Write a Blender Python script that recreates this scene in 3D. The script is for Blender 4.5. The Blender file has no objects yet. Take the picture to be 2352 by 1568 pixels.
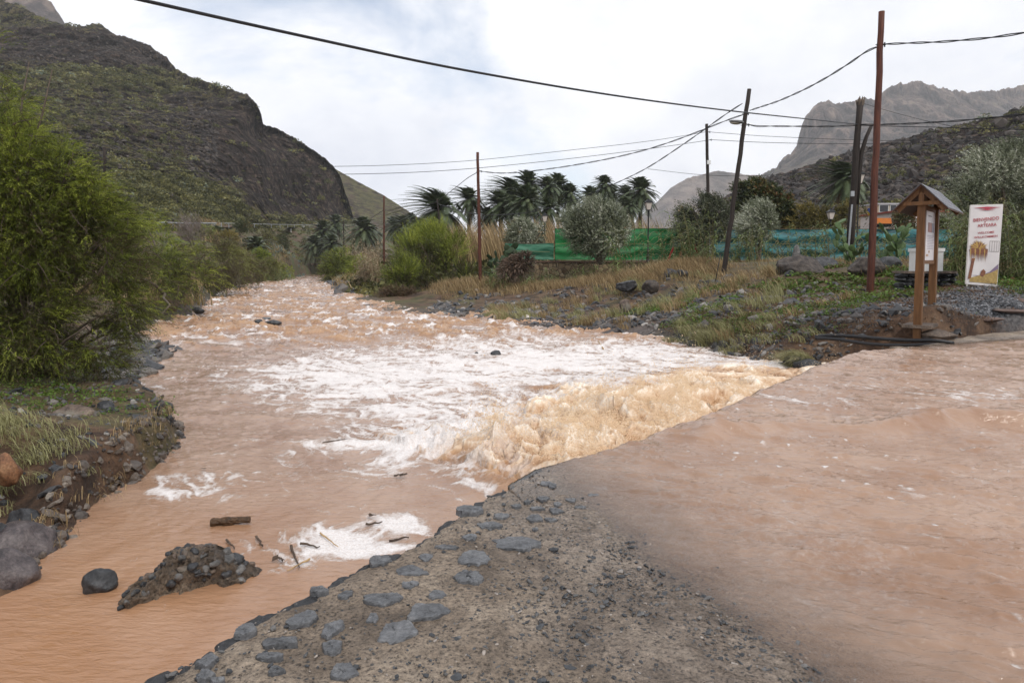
import bpy, math, random
import numpy as np
from mathutils import Vector, Matrix
SC = bpy.context.scene
COL = SC.collection
rng = np.random.default_rng(7)
random.seed(7)

# ------------------------------------------------------------------ camera
CAM_H = 1.6
PITCH = math.atan(0.063)
SHIFT = -0.035
cam_d = bpy.data.cameras.new('camera'); cam_d.lens = 24; cam_d.sensor_width = 36
cam_d.shift_y = SHIFT; cam_d.clip_start = 0.05; cam_d.clip_end = 12000
cam = bpy.data.objects.new('camera', cam_d); COL.objects.link(cam)
cam.location = (0, 0, CAM_H); cam.rotation_euler = (math.pi/2 - PITCH, 0, 0)
SC.camera = cam
# ------------------------------------------------------------------ exposure
SC.view_settings.view_transform = 'Standard'; SC.view_settings.look = 'None'
SC.view_settings.gamma = 1.0; SC.view_settings.exposure = 0.08
try:
    SC.cycles.use_denoising = True
    SC.cycles.max_bounces = 8; SC.cycles.transparent_max_bounces = 12; SC.cycles.volume_bounces = 1
except Exception: pass
# ------------------------------------------------------------------ sky
SUN_EL, SUN_AZ = 48.0, 150.0            # azimuth clockwise from +Y
world = bpy.data.worlds.new('World'); SC.world = world; world.use_nodes = True
wn = world.node_tree; wn.nodes.clear()
def N(nt, t, **kw):
    n = nt.nodes.new(t)
    for k, v in kw.items():
        if k.startswith('i_'): n.inputs[k[2:].replace('_', ' ')].default_value = v
        else: setattr(n, k, v)
    return n
sky = N(wn, 'ShaderNodeTexSky'); sky.sky_type = 'NISHITA'; sky.sun_disc = False
sky.sun_elevation = math.radians(SUN_EL); sky.sun_rotation = math.radians(SUN_AZ)
tc = N(wn, 'ShaderNodeTexCoord')
mp = N(wn, 'ShaderNodeMapping'); mp.inputs['Scale'].default_value = (1, 1, 1.6)
n1 = N(wn, 'ShaderNodeTexNoise'); n1.inputs['Scale'].default_value = 2.4; n1.inputs['Detail'].default_value = 9; n1.inputs['Roughness'].default_value = .55; n1.inputs['Distortion'].default_value = .35
mp.inputs['Location'].default_value = (-6, -2, 5)
r1 = N(wn, 'ShaderNodeValToRGB'); r1.color_ramp.elements[0].position = .31; r1.color_ramp.elements[1].position = .45
n2 = N(wn, 'ShaderNodeTexNoise'); n2.inputs['Scale'].default_value = 3.0; n2.inputs['Detail'].default_value = 8; n2.inputs['Roughness'].default_value = .6
r2 = N(wn, 'ShaderNodeValToRGB')
r2.color_ramp.elements[0].position = .3; r2.color_ramp.elements[0].color = (.66, .69, .77, 1)
r2.color_ramp.elements[1].position = .62; r2.color_ramp.elements[1].color = (.93, .94, .97, 1)
bg1 = N(wn, 'ShaderNodeBackground'); bg1.inputs['Strength'].default_value = .145
bg2 = N(wn, 'ShaderNodeBackground'); bg2.inputs['Strength'].default_value = 1.14
mx = N(wn, 'ShaderNodeMixShader'); ow = N(wn, 'ShaderNodeOutputWorld')
L = wn.links.new
L(tc.outputs['Generated'], mp.inputs['Vector']); L(mp.outputs[0], n1.inputs['Vector']); L(mp.outputs[0], n2.inputs['Vector'])
L(n1.outputs['Fac'], r1.inputs['Fac']); L(n2.outputs['Fac'], r2.inputs['Fac'])
L(sky.outputs[0], bg1.inputs['Color']); L(r2.outputs[0], bg2.inputs['Color'])
mr_ = N(wn, 'ShaderNodeMapRange'); mr_.inputs['To Min'].default_value = .30; mr_.inputs['To Max'].default_value = 1.0
L(r1.outputs[0], mr_.inputs['Value']); L(mr_.outputs[0], mx.inputs[0]); L(bg1.outputs[0], mx.inputs[1]); L(bg2.outputs[0], mx.inputs[2]); L(mx.outputs[0], ow.inputs['Surface'])
# ------------------------------------------------------------------ sun
sd = bpy.data.lights.new('sun', 'SUN'); sd.energy = 2.0; sd.angle = math.radians(10); sd.color = (1, .95, .88)
so = bpy.data.objects.new('sun', sd); COL.objects.link(so)
_el, _az = math.radians(SUN_EL), math.radians(SUN_AZ)
_dir = Vector((math.sin(_az)*math.cos(_el), math.cos(_az)*math.cos(_el), math.sin(_el)))
so.rotation_euler = _dir.to_track_quat('Z', 'Y').to_euler(); so.location = (0, -20, 60)

# ------------------------------------------------------------------ photo pixel -> world (pixels of a 2352x1568 copy)
FD = 1568.0
_cp, _sp = math.cos(PITCH), math.sin(PITCH)
def ray(dx, dy):
    u = (np.asarray(dx, float) - 1176)/FD; v = (784 - np.asarray(dy, float))/FD + SHIFT*1.5
    return u, _cp + v*_sp, -_sp + v*_cp          # X, Y, Z
def at(dx, dy, Y):
    x, y, z = ray(dx, dy); k = Y/y
    return np.stack([x*k, y*k, CAM_H + z*k], -1)
def onz(dx, dy, z0):
    x, y, z = ray(dx, dy); k = (z0 - CAM_H)/z
    return np.stack([x*k, y*k, CAM_H + z*k], -1)
def proj(X, Y, Z):
    zc = Z - CAM_H
    f = Y*_cp - zc*_sp; up = Y*_sp + zc*_cp
    f = np.maximum(f, 1e-3)
    return 1176 + FD*X/f, 784 - FD*(up/f - SHIFT*1.5)
def zr_of(Y): return -0.55 - 0.0035*np.maximum(Y, 0)
def onriver(dx, dy):
    z = -.6
    for _ in range(12):
        p = onz(dx, dy, z); z = zr_of(p[..., 1])
    return p

# ------------------------------------------------------------------ noise
def _hash(ix, iy, iz, seed):
    h = (ix.astype(np.uint32)*np.uint32(374761393) + iy.astype(np.uint32)*np.uint32(668265263) + iz.astype(np.uint32)*np.uint32(2147483647) + np.uint32(seed)*np.uint32(1274126177))
    h = (h ^ (h >> np.uint32(13)))*np.uint32(1274126177)
    h = h ^ (h >> np.uint32(16))
    h = h*np.uint32(2246822519); h = h ^ (h >> np.uint32(15))
    return (h & np.uint32(0xffffff)).astype(np.float32)/np.float32(16777215.0)
def noise2(x, y, seed=0):
    fx = np.floor(x); fy = np.floor(y); tx = (x-fx).astype(np.float32); ty = (y-fy).astype(np.float32)
    ix = fx.astype(np.int64); iy = fy.astype(np.int64); z = np.zeros(1, np.int64)
    tx = tx*tx*tx*(tx*(tx*6-15)+10); ty = ty*ty*ty*(ty*(ty*6-15)+10)
    a = _hash(ix, iy, z, seed); b = _hash(ix+1, iy, z, seed); c = _hash(ix, iy+1, z, seed); d = _hash(ix+1, iy+1, z, seed)
    return ((a+(b-a)*tx)*(1-ty) + (c+(d-c)*tx)*ty)*2-1
def noise3(x, y, z, seed=0):
    fx = np.floor(x); fy = np.floor(y); fz = np.floor(z)
    tx, ty, tz = [(q-w).astype(np.float32) for q, w in ((x, fx), (y, fy), (z, fz))]
    tx, ty, tz = [t*t*t*(t*(t*6-15)+10) for t in (tx, ty, tz)]
    ix, iy, iz = [q.astype(np.int64) for q in (fx, fy, fz)]
    def lay(k):
        a = _hash(ix, iy, iz+k, seed); b = _hash(ix+1, iy, iz+k, seed); c = _hash(ix, iy+1, iz+k, seed); d = _hash(ix+1, iy+1, iz+k, seed)
        return (a+(b-a)*tx)*(1-ty) + (c+(d-c)*tx)*ty
    return (lay(0)*(1-tz)+lay(1)*tz)*2-1
def fbm2(x, y, o=4, seed=0, rough=.5, ridge=False):
    s = 0; a = 1; t = 0
    for k in range(o):
        ca, sa = math.cos(k*.9+.3), math.sin(k*.9+.3)
        n = noise2((x*ca-y*sa)*2.03**k+17.3*k, (x*sa+y*ca)*2.03**k-9.1*k, seed+k*13)
        if ridge: n = 1-2*np.abs(n)
        s = s + a*n; t += a; a *= rough
    return s/t
def fbm3(x, y, z, o=4, seed=0, rough=.5, ridge=False):
    s = 0; a = 1; t = 0
    for k in range(o):
        n = noise3(x*2.03**k+17.3*k, y*2.03**k-9.1*k, z*2.03**k+5.7*k, seed+k*13)
        if ridge: n = 1-2*np.abs(n)
        s = s + a*n; t += a; a *= rough
    return s/t
def sstep(x, a, b):
    t = np.clip((x-a)/(b-a), 0, 1); return t*t*(3-2*t)

# ------------------------------------------------------------------ mesh helpers
def link(name, me, parent=None):
    o = bpy.data.objects.new(name, me); COL.objects.link(o)
    if parent is not None: o.parent = parent
    return o
def tag(o, label=None, cat=None, group=None, kind=None):
    if label: o['label'] = label
    if cat: o['category'] = cat
    if group: o['group'] = group
    if kind: o['kind'] = kind
    return o
def empty(name, loc, label, cat, group=None, rz=0):
    o = bpy.data.objects.new(name, None); COL.objects.link(o); o.location = loc; o.rotation_euler = (0, 0, rz)
    o.empty_display_size = .2
    return tag(o, label, cat, group)
class MB:
    def __init__(s): s.v = []; s.f = []; s.c = []; s.n = 0; s.t = []
    def add(s, v, f, tone=None):
        v = np.asarray(v, float).reshape(-1, 3)
        if isinstance(f, np.ndarray): f = [f] if f.ndim == 2 else list(f)
        else:
            by = {}
            for q in f: by.setdefault(len(q), []).append(q)
            f = [np.array(q) for q in by.values()]
        for q in f: s.f.append(q.astype(np.int64)+s.n)
        s.v.append(v); s.n += len(v)
        s.t.append(np.full(len(v), .5) if tone is None else np.broadcast_to(np.asarray(tone, float), (len(v),)))
        return s
    def box(s, c, d, R=None, tone=None, taper=1):
        x, y, z = [q/2 for q in d]
        v = np.array([[-x,-y,-z],[x,-y,-z],[x,y,-z],[-x,y,-z],[-x*taper,-y*taper,z],[x*taper,-y*taper,z],[x*taper,y*taper,z],[-x*taper,y*taper,z]])
        if R is not None: v = v @ np.array(R).T
        return s.add(v+np.array(c), [(3,2,1,0),(4,5,6,7),(0,1,5,4),(1,2,6,5),(2,3,7,6),(3,0,4,7)], tone)
    def tube(s, pts, r, n=8, cap=True, tone=None, wob=0):
        P = np.asarray(pts, float); m = len(P); r = np.broadcast_to(np.asarray(r, float), (m,))
        T = np.gradient(P, axis=0); T /= np.linalg.norm(T, axis=1)[:, None]+1e-9
        up = np.array([0, 0, 1.]) if abs(T[0, 2]) < .9 else np.array([1., 0, 0])
        a = np.cross(T, up); a /= np.linalg.norm(a, axis=1)[:, None]+1e-9; b = np.cross(T, a)
        th = np.linspace(0, 2*math.pi, n, endpoint=False)
        rr = r[:, None]*(1+(wob*rng.uniform(-1, 1, (m, n)) if wob else 0))
        V = P[:, None, :] + rr[..., None]*(np.cos(th)[None, :, None]*a[:, None, :]+np.sin(th)[None, :, None]*b[:, None, :])
        i = np.arange(m-1)[:, None]*n; j = np.arange(n)[None, :]; k = (j+1) % n
        F = np.stack([i+j, i+k, i+n+k, i+n+j], -1).reshape(-1, 4)
        fs = [F]
        if cap: fs += [np.arange(n)[None, ::-1], ((m-1)*n+np.arange(n))[None, :]]
        for q in fs: s.f.append(q.astype(np.int64)+s.n)
        s.v.append(V.reshape(-1, 3)); s.n += m*n; s.t.append(np.full(m*n, .5 if tone is None else tone))
        return s
    def build(s, name, mat, parent=None, smooth=False, tone=False):
        V = np.concatenate(s.v); me = bpy.data.meshes.new(name)
        me.vertices.add(len(V)); me.vertices.foreach_set('co', V.astype(np.float32).ravel())
        tot = sum(q.size for q in s.f); npo = sum(len(q) for q in s.f)
        me.loops.add(tot); me.polygons.add(npo)
        me.loops.foreach_set('vertex_index', np.concatenate([q.ravel() for q in s.f]).astype(np.int32))
        lt = np.concatenate([np.full(len(q), q.shape[1]) for q in s.f]); ls = np.concatenate([[0], np.cumsum(lt)[:-1]])
        me.polygons.foreach_set('loop_start', ls.astype(np.int32)); me.polygons.foreach_set('loop_total', lt.astype(np.int32))
        me.polygons.foreach_set('use_smooth', np.full(npo, bool(smooth)))
        if tone:
            at_ = me.attributes.new('tone', 'FLOAT', 'POINT'); at_.data.foreach_set('value', np.concatenate(s.t).astype(np.float32))
        me.update(calc_edges=True); me.validate()
        for m_ in (mat if isinstance(mat, (list, tuple)) else [mat]): me.materials.append(m_)
        return link(name, me, parent)
def grid_mesh(name, P, mat, mask=None, attrs=None, smooth=True, parent=None):
    m, n = P.shape[:2]
    i = np.arange(m-1)[:, None]*n; j = np.arange(n-1)[None, :]
    F = np.stack([i+j, i+j+1, i+n+j+1, i+n+j], -1).reshape(-1, 4)
    V = P.reshape(-1, 3)
    keepv = None
    if mask is not None:
        mk = mask.ravel(); F = F[mk[F].any(1)]
        used = np.zeros(len(V), bool); used[F.ravel()] = True; idx = np.cumsum(used)-1; V = V[used]; F = idx[F]; keepv = used
    me = bpy.data.meshes.new(name); me.vertices.add(len(V)); me.vertices.foreach_set('co', V.astype(np.float32).ravel())
    me.loops.add(F.size); me.polygons.add(len(F)); me.loops.foreach_set('vertex_index', F.astype(np.int32).ravel())
    me.polygons.foreach_set('loop_start', np.arange(0, F.size, 4, dtype=np.int32)); me.polygons.foreach_set('loop_total', np.full(len(F), 4, np.int32))
    me.polygons.foreach_set('use_smooth', np.full(len(F), smooth))
    for k, a in (attrs or {}).items():
        a = np.broadcast_to(a, (m, n)).ravel()
        if keepv is not None: a = a[keepv]
        q = me.attributes.new(k, 'FLOAT', 'POINT'); q.data.foreach_set('value', a.astype(np.float32))
    me.update(calc_edges=True); me.materials.append(mat)
    return link(name, me, parent)

# ------------------------------------------------------------------ materials
MATS = {}
def new_mat(name):
    m = bpy.data.materials.new(name); m.use_nodes = True; nt = m.node_tree; nt.nodes.clear()
    b = N(nt, 'ShaderNodeBsdfPrincipled'); o = N(nt, 'ShaderNodeOutputMaterial'); nt.links.new(b.outputs[0], o.inputs[0])
    MATS[name] = m
    return m, nt, b
def tex_noise(nt, scale, detail=4, rough=.5, dist=0, coord='Object', vscale=None):
    t = N(nt, 'ShaderNodeTexCoord'); n = N(nt, 'ShaderNodeTexNoise')
    n.inputs['Scale'].default_value = scale; n.inputs['Detail'].default_value = detail; n.inputs['Roughness'].default_value = rough; n.inputs['Distortion'].default_value = dist
    if vscale:
        m_ = N(nt, 'ShaderNodeMapping'); m_.inputs['Scale'].default_value = vscale
        nt.links.new(t.outputs[coord], m_.inputs[0]); nt.links.new(m_.outputs[0], n.inputs['Vector'])
    else: nt.links.new(t.outputs[coord], n.inputs['Vector'])
    return n
def ramp(nt, fac, stops):
    r = N(nt, 'ShaderNodeValToRGB'); e = r.color_ramp.elements
    e[0].position, e[0].color = stops[0][0], (*stops[0][1], 1); e[1].position, e[1].color = stops[-1][0], (*stops[-1][1], 1)
    for p, c in stops[1:-1]:
        q = e.new(p); q.color = (*c, 1)
    nt.links.new(fac, r.inputs[0]); return r
def math_(nt, op, a, b=None, c=None):
    m = N(nt, 'ShaderNodeMath', operation=op)
    for i, q in enumerate((a, b, c)):
        if q is None: continue
        if isinstance(q, (int, float)): m.inputs[i].default_value = q
        else: nt.links.new(q, m.inputs[i])
    return m.outputs[0]
def mixc(nt, f, a, b, mode='MIX'):
    m = N(nt, 'ShaderNodeMix', data_type='RGBA', blend_type=mode)
    for i, q in ((0, f), (6, a), (7, b)):
        if isinstance(q, (int, float)): m.inputs[i].default_value = q
        elif isinstance(q, tuple): m.inputs[i].default_value = (*q, 1) if len(q) == 3 else q
        else: nt.links.new(q, m.inputs[i])
    return m.outputs[2]
def attr(nt, name):
    a = N(nt, 'ShaderNodeAttribute', attribute_name=name); return a.outputs['Fac']
def bump(nt, b, h, strength=.5, dist=.02):
    n = N(nt, 'ShaderNodeBump'); n.inputs['Strength'].default_value = strength; n.inputs['Distance'].default_value = dist
    nt.links.new(h, n.inputs['Height']); nt.links.new(n.outputs[0], b.inputs['Normal']); return n
def simple(name, c1, c2=None, scale=8, rough=.8, bmp=0, bd=.01, spec=.3, metal=0, vscale=None, detail=5):
    m, nt, b = new_mat(name)
    b.inputs['Roughness'].default_value = rough; b.inputs['Specular IOR Level'].default_value = spec; b.inputs['Metallic'].default_value = metal
    c2 = c2 or tuple(q*.75 for q in c1)
    n = tex_noise(nt, scale, detail, .6, .2, vscale=vscale); r = ramp(nt, n.outputs[0], [(.3, c2), (.7, c1)])
    nt.links.new(r.outputs[0], b.inputs['Base Color'])
    if bmp: bump(nt, b, n.outputs[0], bmp, bd)
    return m
def leafy(name, stops, trans=.25, rough=.55, spec=.25):
    m, nt, b = new_mat(name)
    r = ramp(nt, attr(nt, 'tone'), stops)
    b.inputs['Roughness'].default_value = rough; b.inputs['Specular IOR Level'].default_value = spec
    nt.links.new(r.outputs[0], b.inputs['Base Color'])
    if trans:
        t = N(nt, 'ShaderNodeBsdfTranslucent'); nt.links.new(r.outputs[0], t.inputs[0])
        x = N(nt, 'ShaderNodeMixShader'); x.inputs[0].default_value = trans
        o = [q for q in nt.nodes if q.type == 'OUTPUT_MATERIAL'][0]
        nt.links.new(b.outputs[0], x.inputs[1]); nt.links.new(t.outputs[0], x.inputs[2]); nt.links.new(x.outputs[0], o.inputs[0])
    return m
# ================================================================== FORD GEOMETRY
EDGE = np.array([(-7, -8), (-4.4, -3), (-1.28, 2.45), (-1.07, 2.87), (-.82, 3.27), (-.51, 3.72), (-.21, 4.45), (.18, 5.15), (.81, 5.67), (1.82, 6.74), (3.5, 8.9), (4.8, 10.4), (6.1, 11.8), (7.35, 12.35), (8.4, 13.1), (9.5, 13.9), (10.7, 14.4), (14, 15.6), (22, 18), (40, 23)], float)
W1 = np.array([(.2, 5.15), (.53, 4.07), (.71, 3.45), (.92, 3.03), (1.08, 2.6), (1.9, 0), (4, -8)], float)
W2 = np.array([(7.3, 12.3), (8.3, 12.7), (10.1, 13.5), (14, 14.6), (22, 17), (40, 22)], float)
UV = np.array([.76, -.65])
def seg_dist(X, Y, poly):
    """signed distance to an open polyline: positive on its left; also index position along it"""
    best = np.full(X.shape, 1e9, np.float32); sg = np.zeros(X.shape, np.float32); al = np.zeros(X.shape, np.float32)
    Ls = 0
    for (x0, y0), (x1, y1) in zip(poly[:-1], poly[1:]):
        dx, dy = x1-x0, y1-y0; L2 = dx*dx+dy*dy
        t = np.clip(((X-x0)*dx+(Y-y0)*dy)/L2, 0, 1); px = X-x0-t*dx; py = Y-y0-t*dy
        d = px*px+py*py; m = d < best
        best = np.where(m, d, best); sg = np.where(m, np.sign(dx*(Y-y0)-dy*(X-x0)), sg); al = np.where(m, Ls+t*math.sqrt(L2), al)
        Ls += math.sqrt(L2)
    return np.sqrt(best)*np.where(sg == 0, 1, sg), al
def ford_depth(X, Y):
    d1, _ = seg_dist(X, Y, W1); d2, _ = seg_dist(X, Y, W2)
    a = np.where(d1 > 0, .055*d1, .035*d1)*1.0           # left of W1 = right side of picture = wet
    b = np.where(-d2 > 0, .15*-d2, .10*-d2)
    return np.minimum(np.minimum(a, b), .28)
def water_level_ford(X, Y): return .02 + .08*sstep(Y, 8, 14)
def ford_z(X, Y): return water_level_ford(X, Y) - ford_depth(X, Y)

# ================================================================== RIVER OUTLINE
RB = [(1905, 846), (1840, 842), (1780, 836), (1700, 822), (1620, 805), (1560, 793), (1480, 780), (1400, 768), (1300, 757), (1230, 748), (1150, 738), (1080, 728), (1000, 722), (930, 716), (870, 709), (830, 698), (795, 685), (775, 670), (762, 655), (750, 640), (745, 633)]
LB = [(705, 633), (650, 640), (600, 648), (560, 655), (520, 668), (490, 683), (480, 700), (470, 718), (420, 728), (370, 742), (345, 765), (335, 785), (380, 798), (378, 815), (350, 835), (345, 858), (300, 864), (264, 885), (292, 905), (350, 925), (393, 957), (405, 985), (408, 1012), (385, 1045), (340, 1075), (290, 1112), (250, 1150), (210, 1180), (170, 1215), (150, 1245), (110, 1275), (80, 1300), (60, 1345), (0, 1372), (-130, 1440)]
rb = onriver(*np.array(RB, float).T); lb = onriver(*np.array(LB, float).T)
far = np.array([(-62, 170), (-90, 180)], float)
RIV = np.concatenate([[(12.5, 14.9), (8.5, 13.6)], rb[:, :2], [(-39.5, 150), (-44, 150)], lb[:, :2], [(-7, 2), (-14, -6), (-16, -14), (-9, -14)]])
edge_close = EDGE[::-1]
edge_close = edge_close[(edge_close[:, 0] < 12)] + UV*.3
RIV = np.concatenate([RIV, edge_close[::-1]])
def river_sd(X, Y):
    """distance to the river outline, negative inside"""
    P = RIV; Q = np.roll(P, -1, 0); best = np.full(X.shape, 1e9, np.float32); ins = np.zeros(X.shape, bool)
    for (x0, y0), (x1, y1) in zip(P, Q):
        dx, dy = x1-x0, y1-y0; L2 = dx*dx+dy*dy+1e-9
        t = np.clip(((X-x0)*dx+(Y-y0)*dy)/L2, 0, 1)
        best = np.minimum(best, (X-x0-t*dx)**2+(Y-y0-t*dy)**2)
        c = ((y0 > Y) != (y1 > Y)); xi = x0+(Y-y0)*dx/(dy if abs(dy) > 1e-9 else 1e-9)
        ins ^= c & (X < xi)
    return np.where(ins, -np.sqrt(best), np.sqrt(best))
# ================================================================== TERRAIN HEIGHTS (thin plate spline)
CP = []
def cp(dx, dy, Y): p = at(dx, dy, Y); CP.append((p[0], p[1], p[2]))
for a in [(400,952,8.4),(330,985,7.3),(262,1035,6.35),(130,1068,5.7),(0,1110,5.8),(-200,1180,5.0),(60,1180,5.65),(0,1000,6.2),(150,950,7.6),(0,900,8.5),(300,905,9),(100,860,10),
          (-300,1000,5.5),(-400,900,8),(200,835,12),(-200,800,12),(0,760,16),(300,765,19),(200,700,24),(-200,700,24),(430,702,28.5),(380,712,27),(300,690,32),(490,660,45),(400,640,48),(560,642,73),(640,630,106),(500,600,62),(400,590,60),(700,625,150),
          (300,531,110),(450,531,135),(600,529,175),(0,531,90),(-200,531,80),(150,531,95),(750,527,250),(850,527,280),(300,526,75),(450,526,95),(520,525,110),(520,531,145),(600,524,135),(600,531,165),(680,523,180),(680,531,205),(750,522,215),(850,520,245),(690,585,155),(740,590,165),(700,560,168),(150,526,60),(-200,520,50),(680,600,120),(600,570,100),(600,545,115),(500,560,80),
          (725,612,148),
          (2107,742,13.2),(2138,697,14.3),(2255,660,17),(2352,660,17),(2600,680,17),(2900,700,17),(2300,700,15.2),(2400,716,15),(2000,680,20),(1850,626,24),(1662,628,30),(1800,640,23),(1700,690,20.5),(1700,760,17.2),(1620,745,18.5),(1850,700,17.5),(1850,768,15),(1760,800,15.6),(1900,820,14.0),(1930,803,13.7),(2000,770,13.6),(2050,775,13.3),
          (1560,612,32),(1500,640,31),(1450,645,32),(1400,662,32),(1500,720,23),(1400,720,27),(1300,700,32),(1103,648,42),(1250,662,40),(1180,662,41),(1350,652,38),(1200,695,33),(1000,668,45),(1040,690,39),(900,660,60),(830,650,75),(800,630,95),
          (1280,659,44),(1420,655,44),(1900,602,45),(2150,602,44),(1700,602,45)]: cp(*a)
for p in rb: CP.append((p[0], p[1], p[2]+.03))
for p in lb[:10]: CP.append((p[0], p[1], p[2]+.35))
for p in lb[10:19]: CP.append((p[0], p[1], p[2]+.04))
for p, (_x, _y) in zip(lb[19:], LB[19:]): CP.append((p[0], p[1], p[2]+(.36 if _y < 1200 else .06)))
CP += [(9.0,14.6,.5),(10.6,15.0,.42),(14,16.2,.5),(22,18.6,.7),(40,24,.9),(60,60,2),(30,48,1.65),(12,48,1.65),(0,52,1.5),(-8,70,1.4),(-20,110,1.6),(10,90,1.9),(60,140,3),(0,180,3),(-30,220,2.5),(-60,260,12),(120,60,4),(120,200,5),(0,400,4),(150,400,5),(-150,400,9),(-25,-20,1.5),(-60,0,3),(-60,40,3),(-20,0,.8),(-12,-14,.6),(-40,-30,3),(-110,60,7),(-150,150,11)]
CP = np.array(CP)
def tps_fit(P, lam=1e-2):
    X = P[:, :2]; n = len(X); d2 = ((X[:, None]-X[None])**2).sum(-1); K = .5*d2*np.log(d2+1e-9)
    A = np.zeros((n+3, n+3)); A[:n, :n] = K+lam*np.eye(n); A[:n, n] = 1; A[:n, n+1:] = X; A[n, :n] = 1; A[n+1:, :n] = X.T
    return X, np.linalg.solve(A, np.concatenate([P[:, 2], np.zeros(3)]))
def tps_eval(M, x, y):
    X, w = M; sh = np.shape(x); x = np.ravel(x); y = np.ravel(y); out = np.empty(len(x))
    for s in range(0, len(x), 60000):
        a, b = x[s:s+60000], y[s:s+60000]; d2 = (a[:, None]-X[None, :, 0])**2+(b[:, None]-X[None, :, 1])**2
        out[s:s+60000] = (.5*d2*np.log(d2+1e-9)) @ w[:-3]+w[-3]+w[-2]*a+w[-1]*b
    return out.reshape(sh)
# log-polar coordinates keep the fit even from near to far
def lp(x, y):
    x = np.asarray(x, float); y = np.asarray(y, float); r = np.hypot(x, y+6)
    return np.arctan2(x, y+6)*3, np.log(r)*3
_a, _b = lp(CP[:, 0], CP[:, 1]); TM = tps_fit(np.stack([_a, _b, CP[:, 2]], 1), 2e-3)
def ground_z(X, Y, detail=True, parts=False):
    X = np.asarray(X, float); Y = np.asarray(Y, float)
    a, b = lp(X, Y); z = tps_eval(TM, a, b)
    R = np.hypot(X, Y)
    sd = river_sd(X, Y) + .12*fbm2(X*1.1, Y*1.1, 4, 3)*np.clip(R/8, .4, 2)
    if detail:
        z = z + fbm2(X*.35, Y*.35, 4, 11)*np.clip(R*.006, .02, .35) + fbm2(X*2.3, Y*2.3, 4, 12)*.035
    zr = zr_of(Y)
    out = zr + (np.maximum(z, zr+.02)-zr)*sstep(sd, 0, np.clip(.02*R, .10, .6))
    z2 = np.where(sd > 0, out, zr - np.minimum(.7, -sd*.8))
    q, _ = seg_dist(X, Y, EDGE)
    on = (q < .1)
    z2 = np.where(on, np.minimum(z2, ford_z(X, Y)-.35), z2)
    return (z2, sd, q) if parts else z2
def gz(x, y): return float(ground_z(np.array([x]), np.array([y]))[0])

# ------------------------------------------------------------------ ground materials
def ground_mat():
    m, nt, b = new_mat('earth')
    n = tex_noise(nt, 1.3, 8, .62, .3); n2 = tex_noise(nt, 14, 6, .7); n3 = tex_noise(nt, .45, 5, .6)
    c = ramp(nt, n.outputs[0], [(.36, (.035, .020, .012)), (.46, (.085, .048, .028)), (.56, (.15, .092, .055)), (.66, (.10, .075, .055))])
    c2 = ramp(nt, n2.outputs[0], [(.3, (.45, .45, .45)), (.7, (1.25, 1.2, 1.15))])
    cc = mixc(nt, 1.0, c.outputs[0], c2.outputs[0], 'MULTIPLY')
    g = ramp(nt, n3.outputs[0], [(.4, (0, 0, 0)), (.6, (1, 1, 1))])
    gm = math_(nt, 'MULTIPLY', g.outputs[0], attr(nt, 'veg'))
    gr = ramp(nt, n2.outputs[0], [(.3, (.03, .045, .012)), (.7, (.10, .11, .035))])
    cc = mixc(nt, gm, cc, gr.outputs[0])
    gv = ramp(nt, n2.outputs[0], [(.35, (.03, .032, .036)), (.65, (.16, .16, .165))])
    cc = mixc(nt, attr(nt, 'gravel'), cc, gv.outputs[0])
    nt.links.new(cc, b.inputs['Base Color']); b.inputs['Roughness'].default_value = .75; b.inputs['Specular IOR Level'].default_value = .35
    h = math_(nt, 'ADD', n2.outputs[0], math_(nt, 'MULTIPLY', n.outputs[0], 2))
    bump(nt, b, h, .8, .05)
    return m
def polar(r0, r1, nr, a0, a1, na):
    r = np.geomspace(r0, r1, nr)[:, None]; a = np.radians(np.linspace(a0, a1, na))[None, :]
    return r*np.sin(a), r*np.cos(a)
GX, GY = polar(1.6, 700, 620, -100, 100, 900)
GZ, GSD, GQ = ground_z(GX, GY, parts=True)
_dd = np.hypot(GX-13, GY-15.8)
gravel = sstep(_dd, 4.2, 2.6)*sstep(GY, 14.2, 14.8) + sstep(GSD, 2.0, .1)*sstep(GY, 15, 18)*sstep(GY, 75, 45)*.6
lgr = np.exp(-(((GX+7.5)/2.2)**2+((GY-14.5)/4)**2)); gravel = np.clip(gravel+lgr, 0, 1)*np.clip(.75+.5*fbm2(GX*.8, GY*.8, 3, 5), 0, 1)
veg = sstep(np.hypot(GX, GY), 25, 70)*.8 + .45*(GX < -2)*(GY > 7) + .5*sstep(GX, 10, 12)*sstep(GY, 16, 17) + .35*(GX > 4)*(GY > 17)
# rough, stony cut of the eroded near bank
cut = sstep(GSD, -.1, .05)*sstep(GSD, .5, .15)*(GX < 0)*(GY < 30)
GP = np.stack([GX + .05*cut*fbm2(GX*6, GZ*9+GY*5, 3, 40), GY+.05*cut*fbm2(GY*6, GZ*9, 3, 41), GZ+.03*cut*fbm2(GX*9, GY*9, 3, 42)], -1)
g = grid_mesh('ground', GP, ground_mat(), attrs={'veg': np.clip(veg, 0, 1), 'gravel': gravel})
tag(g, kind='structure')

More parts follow.
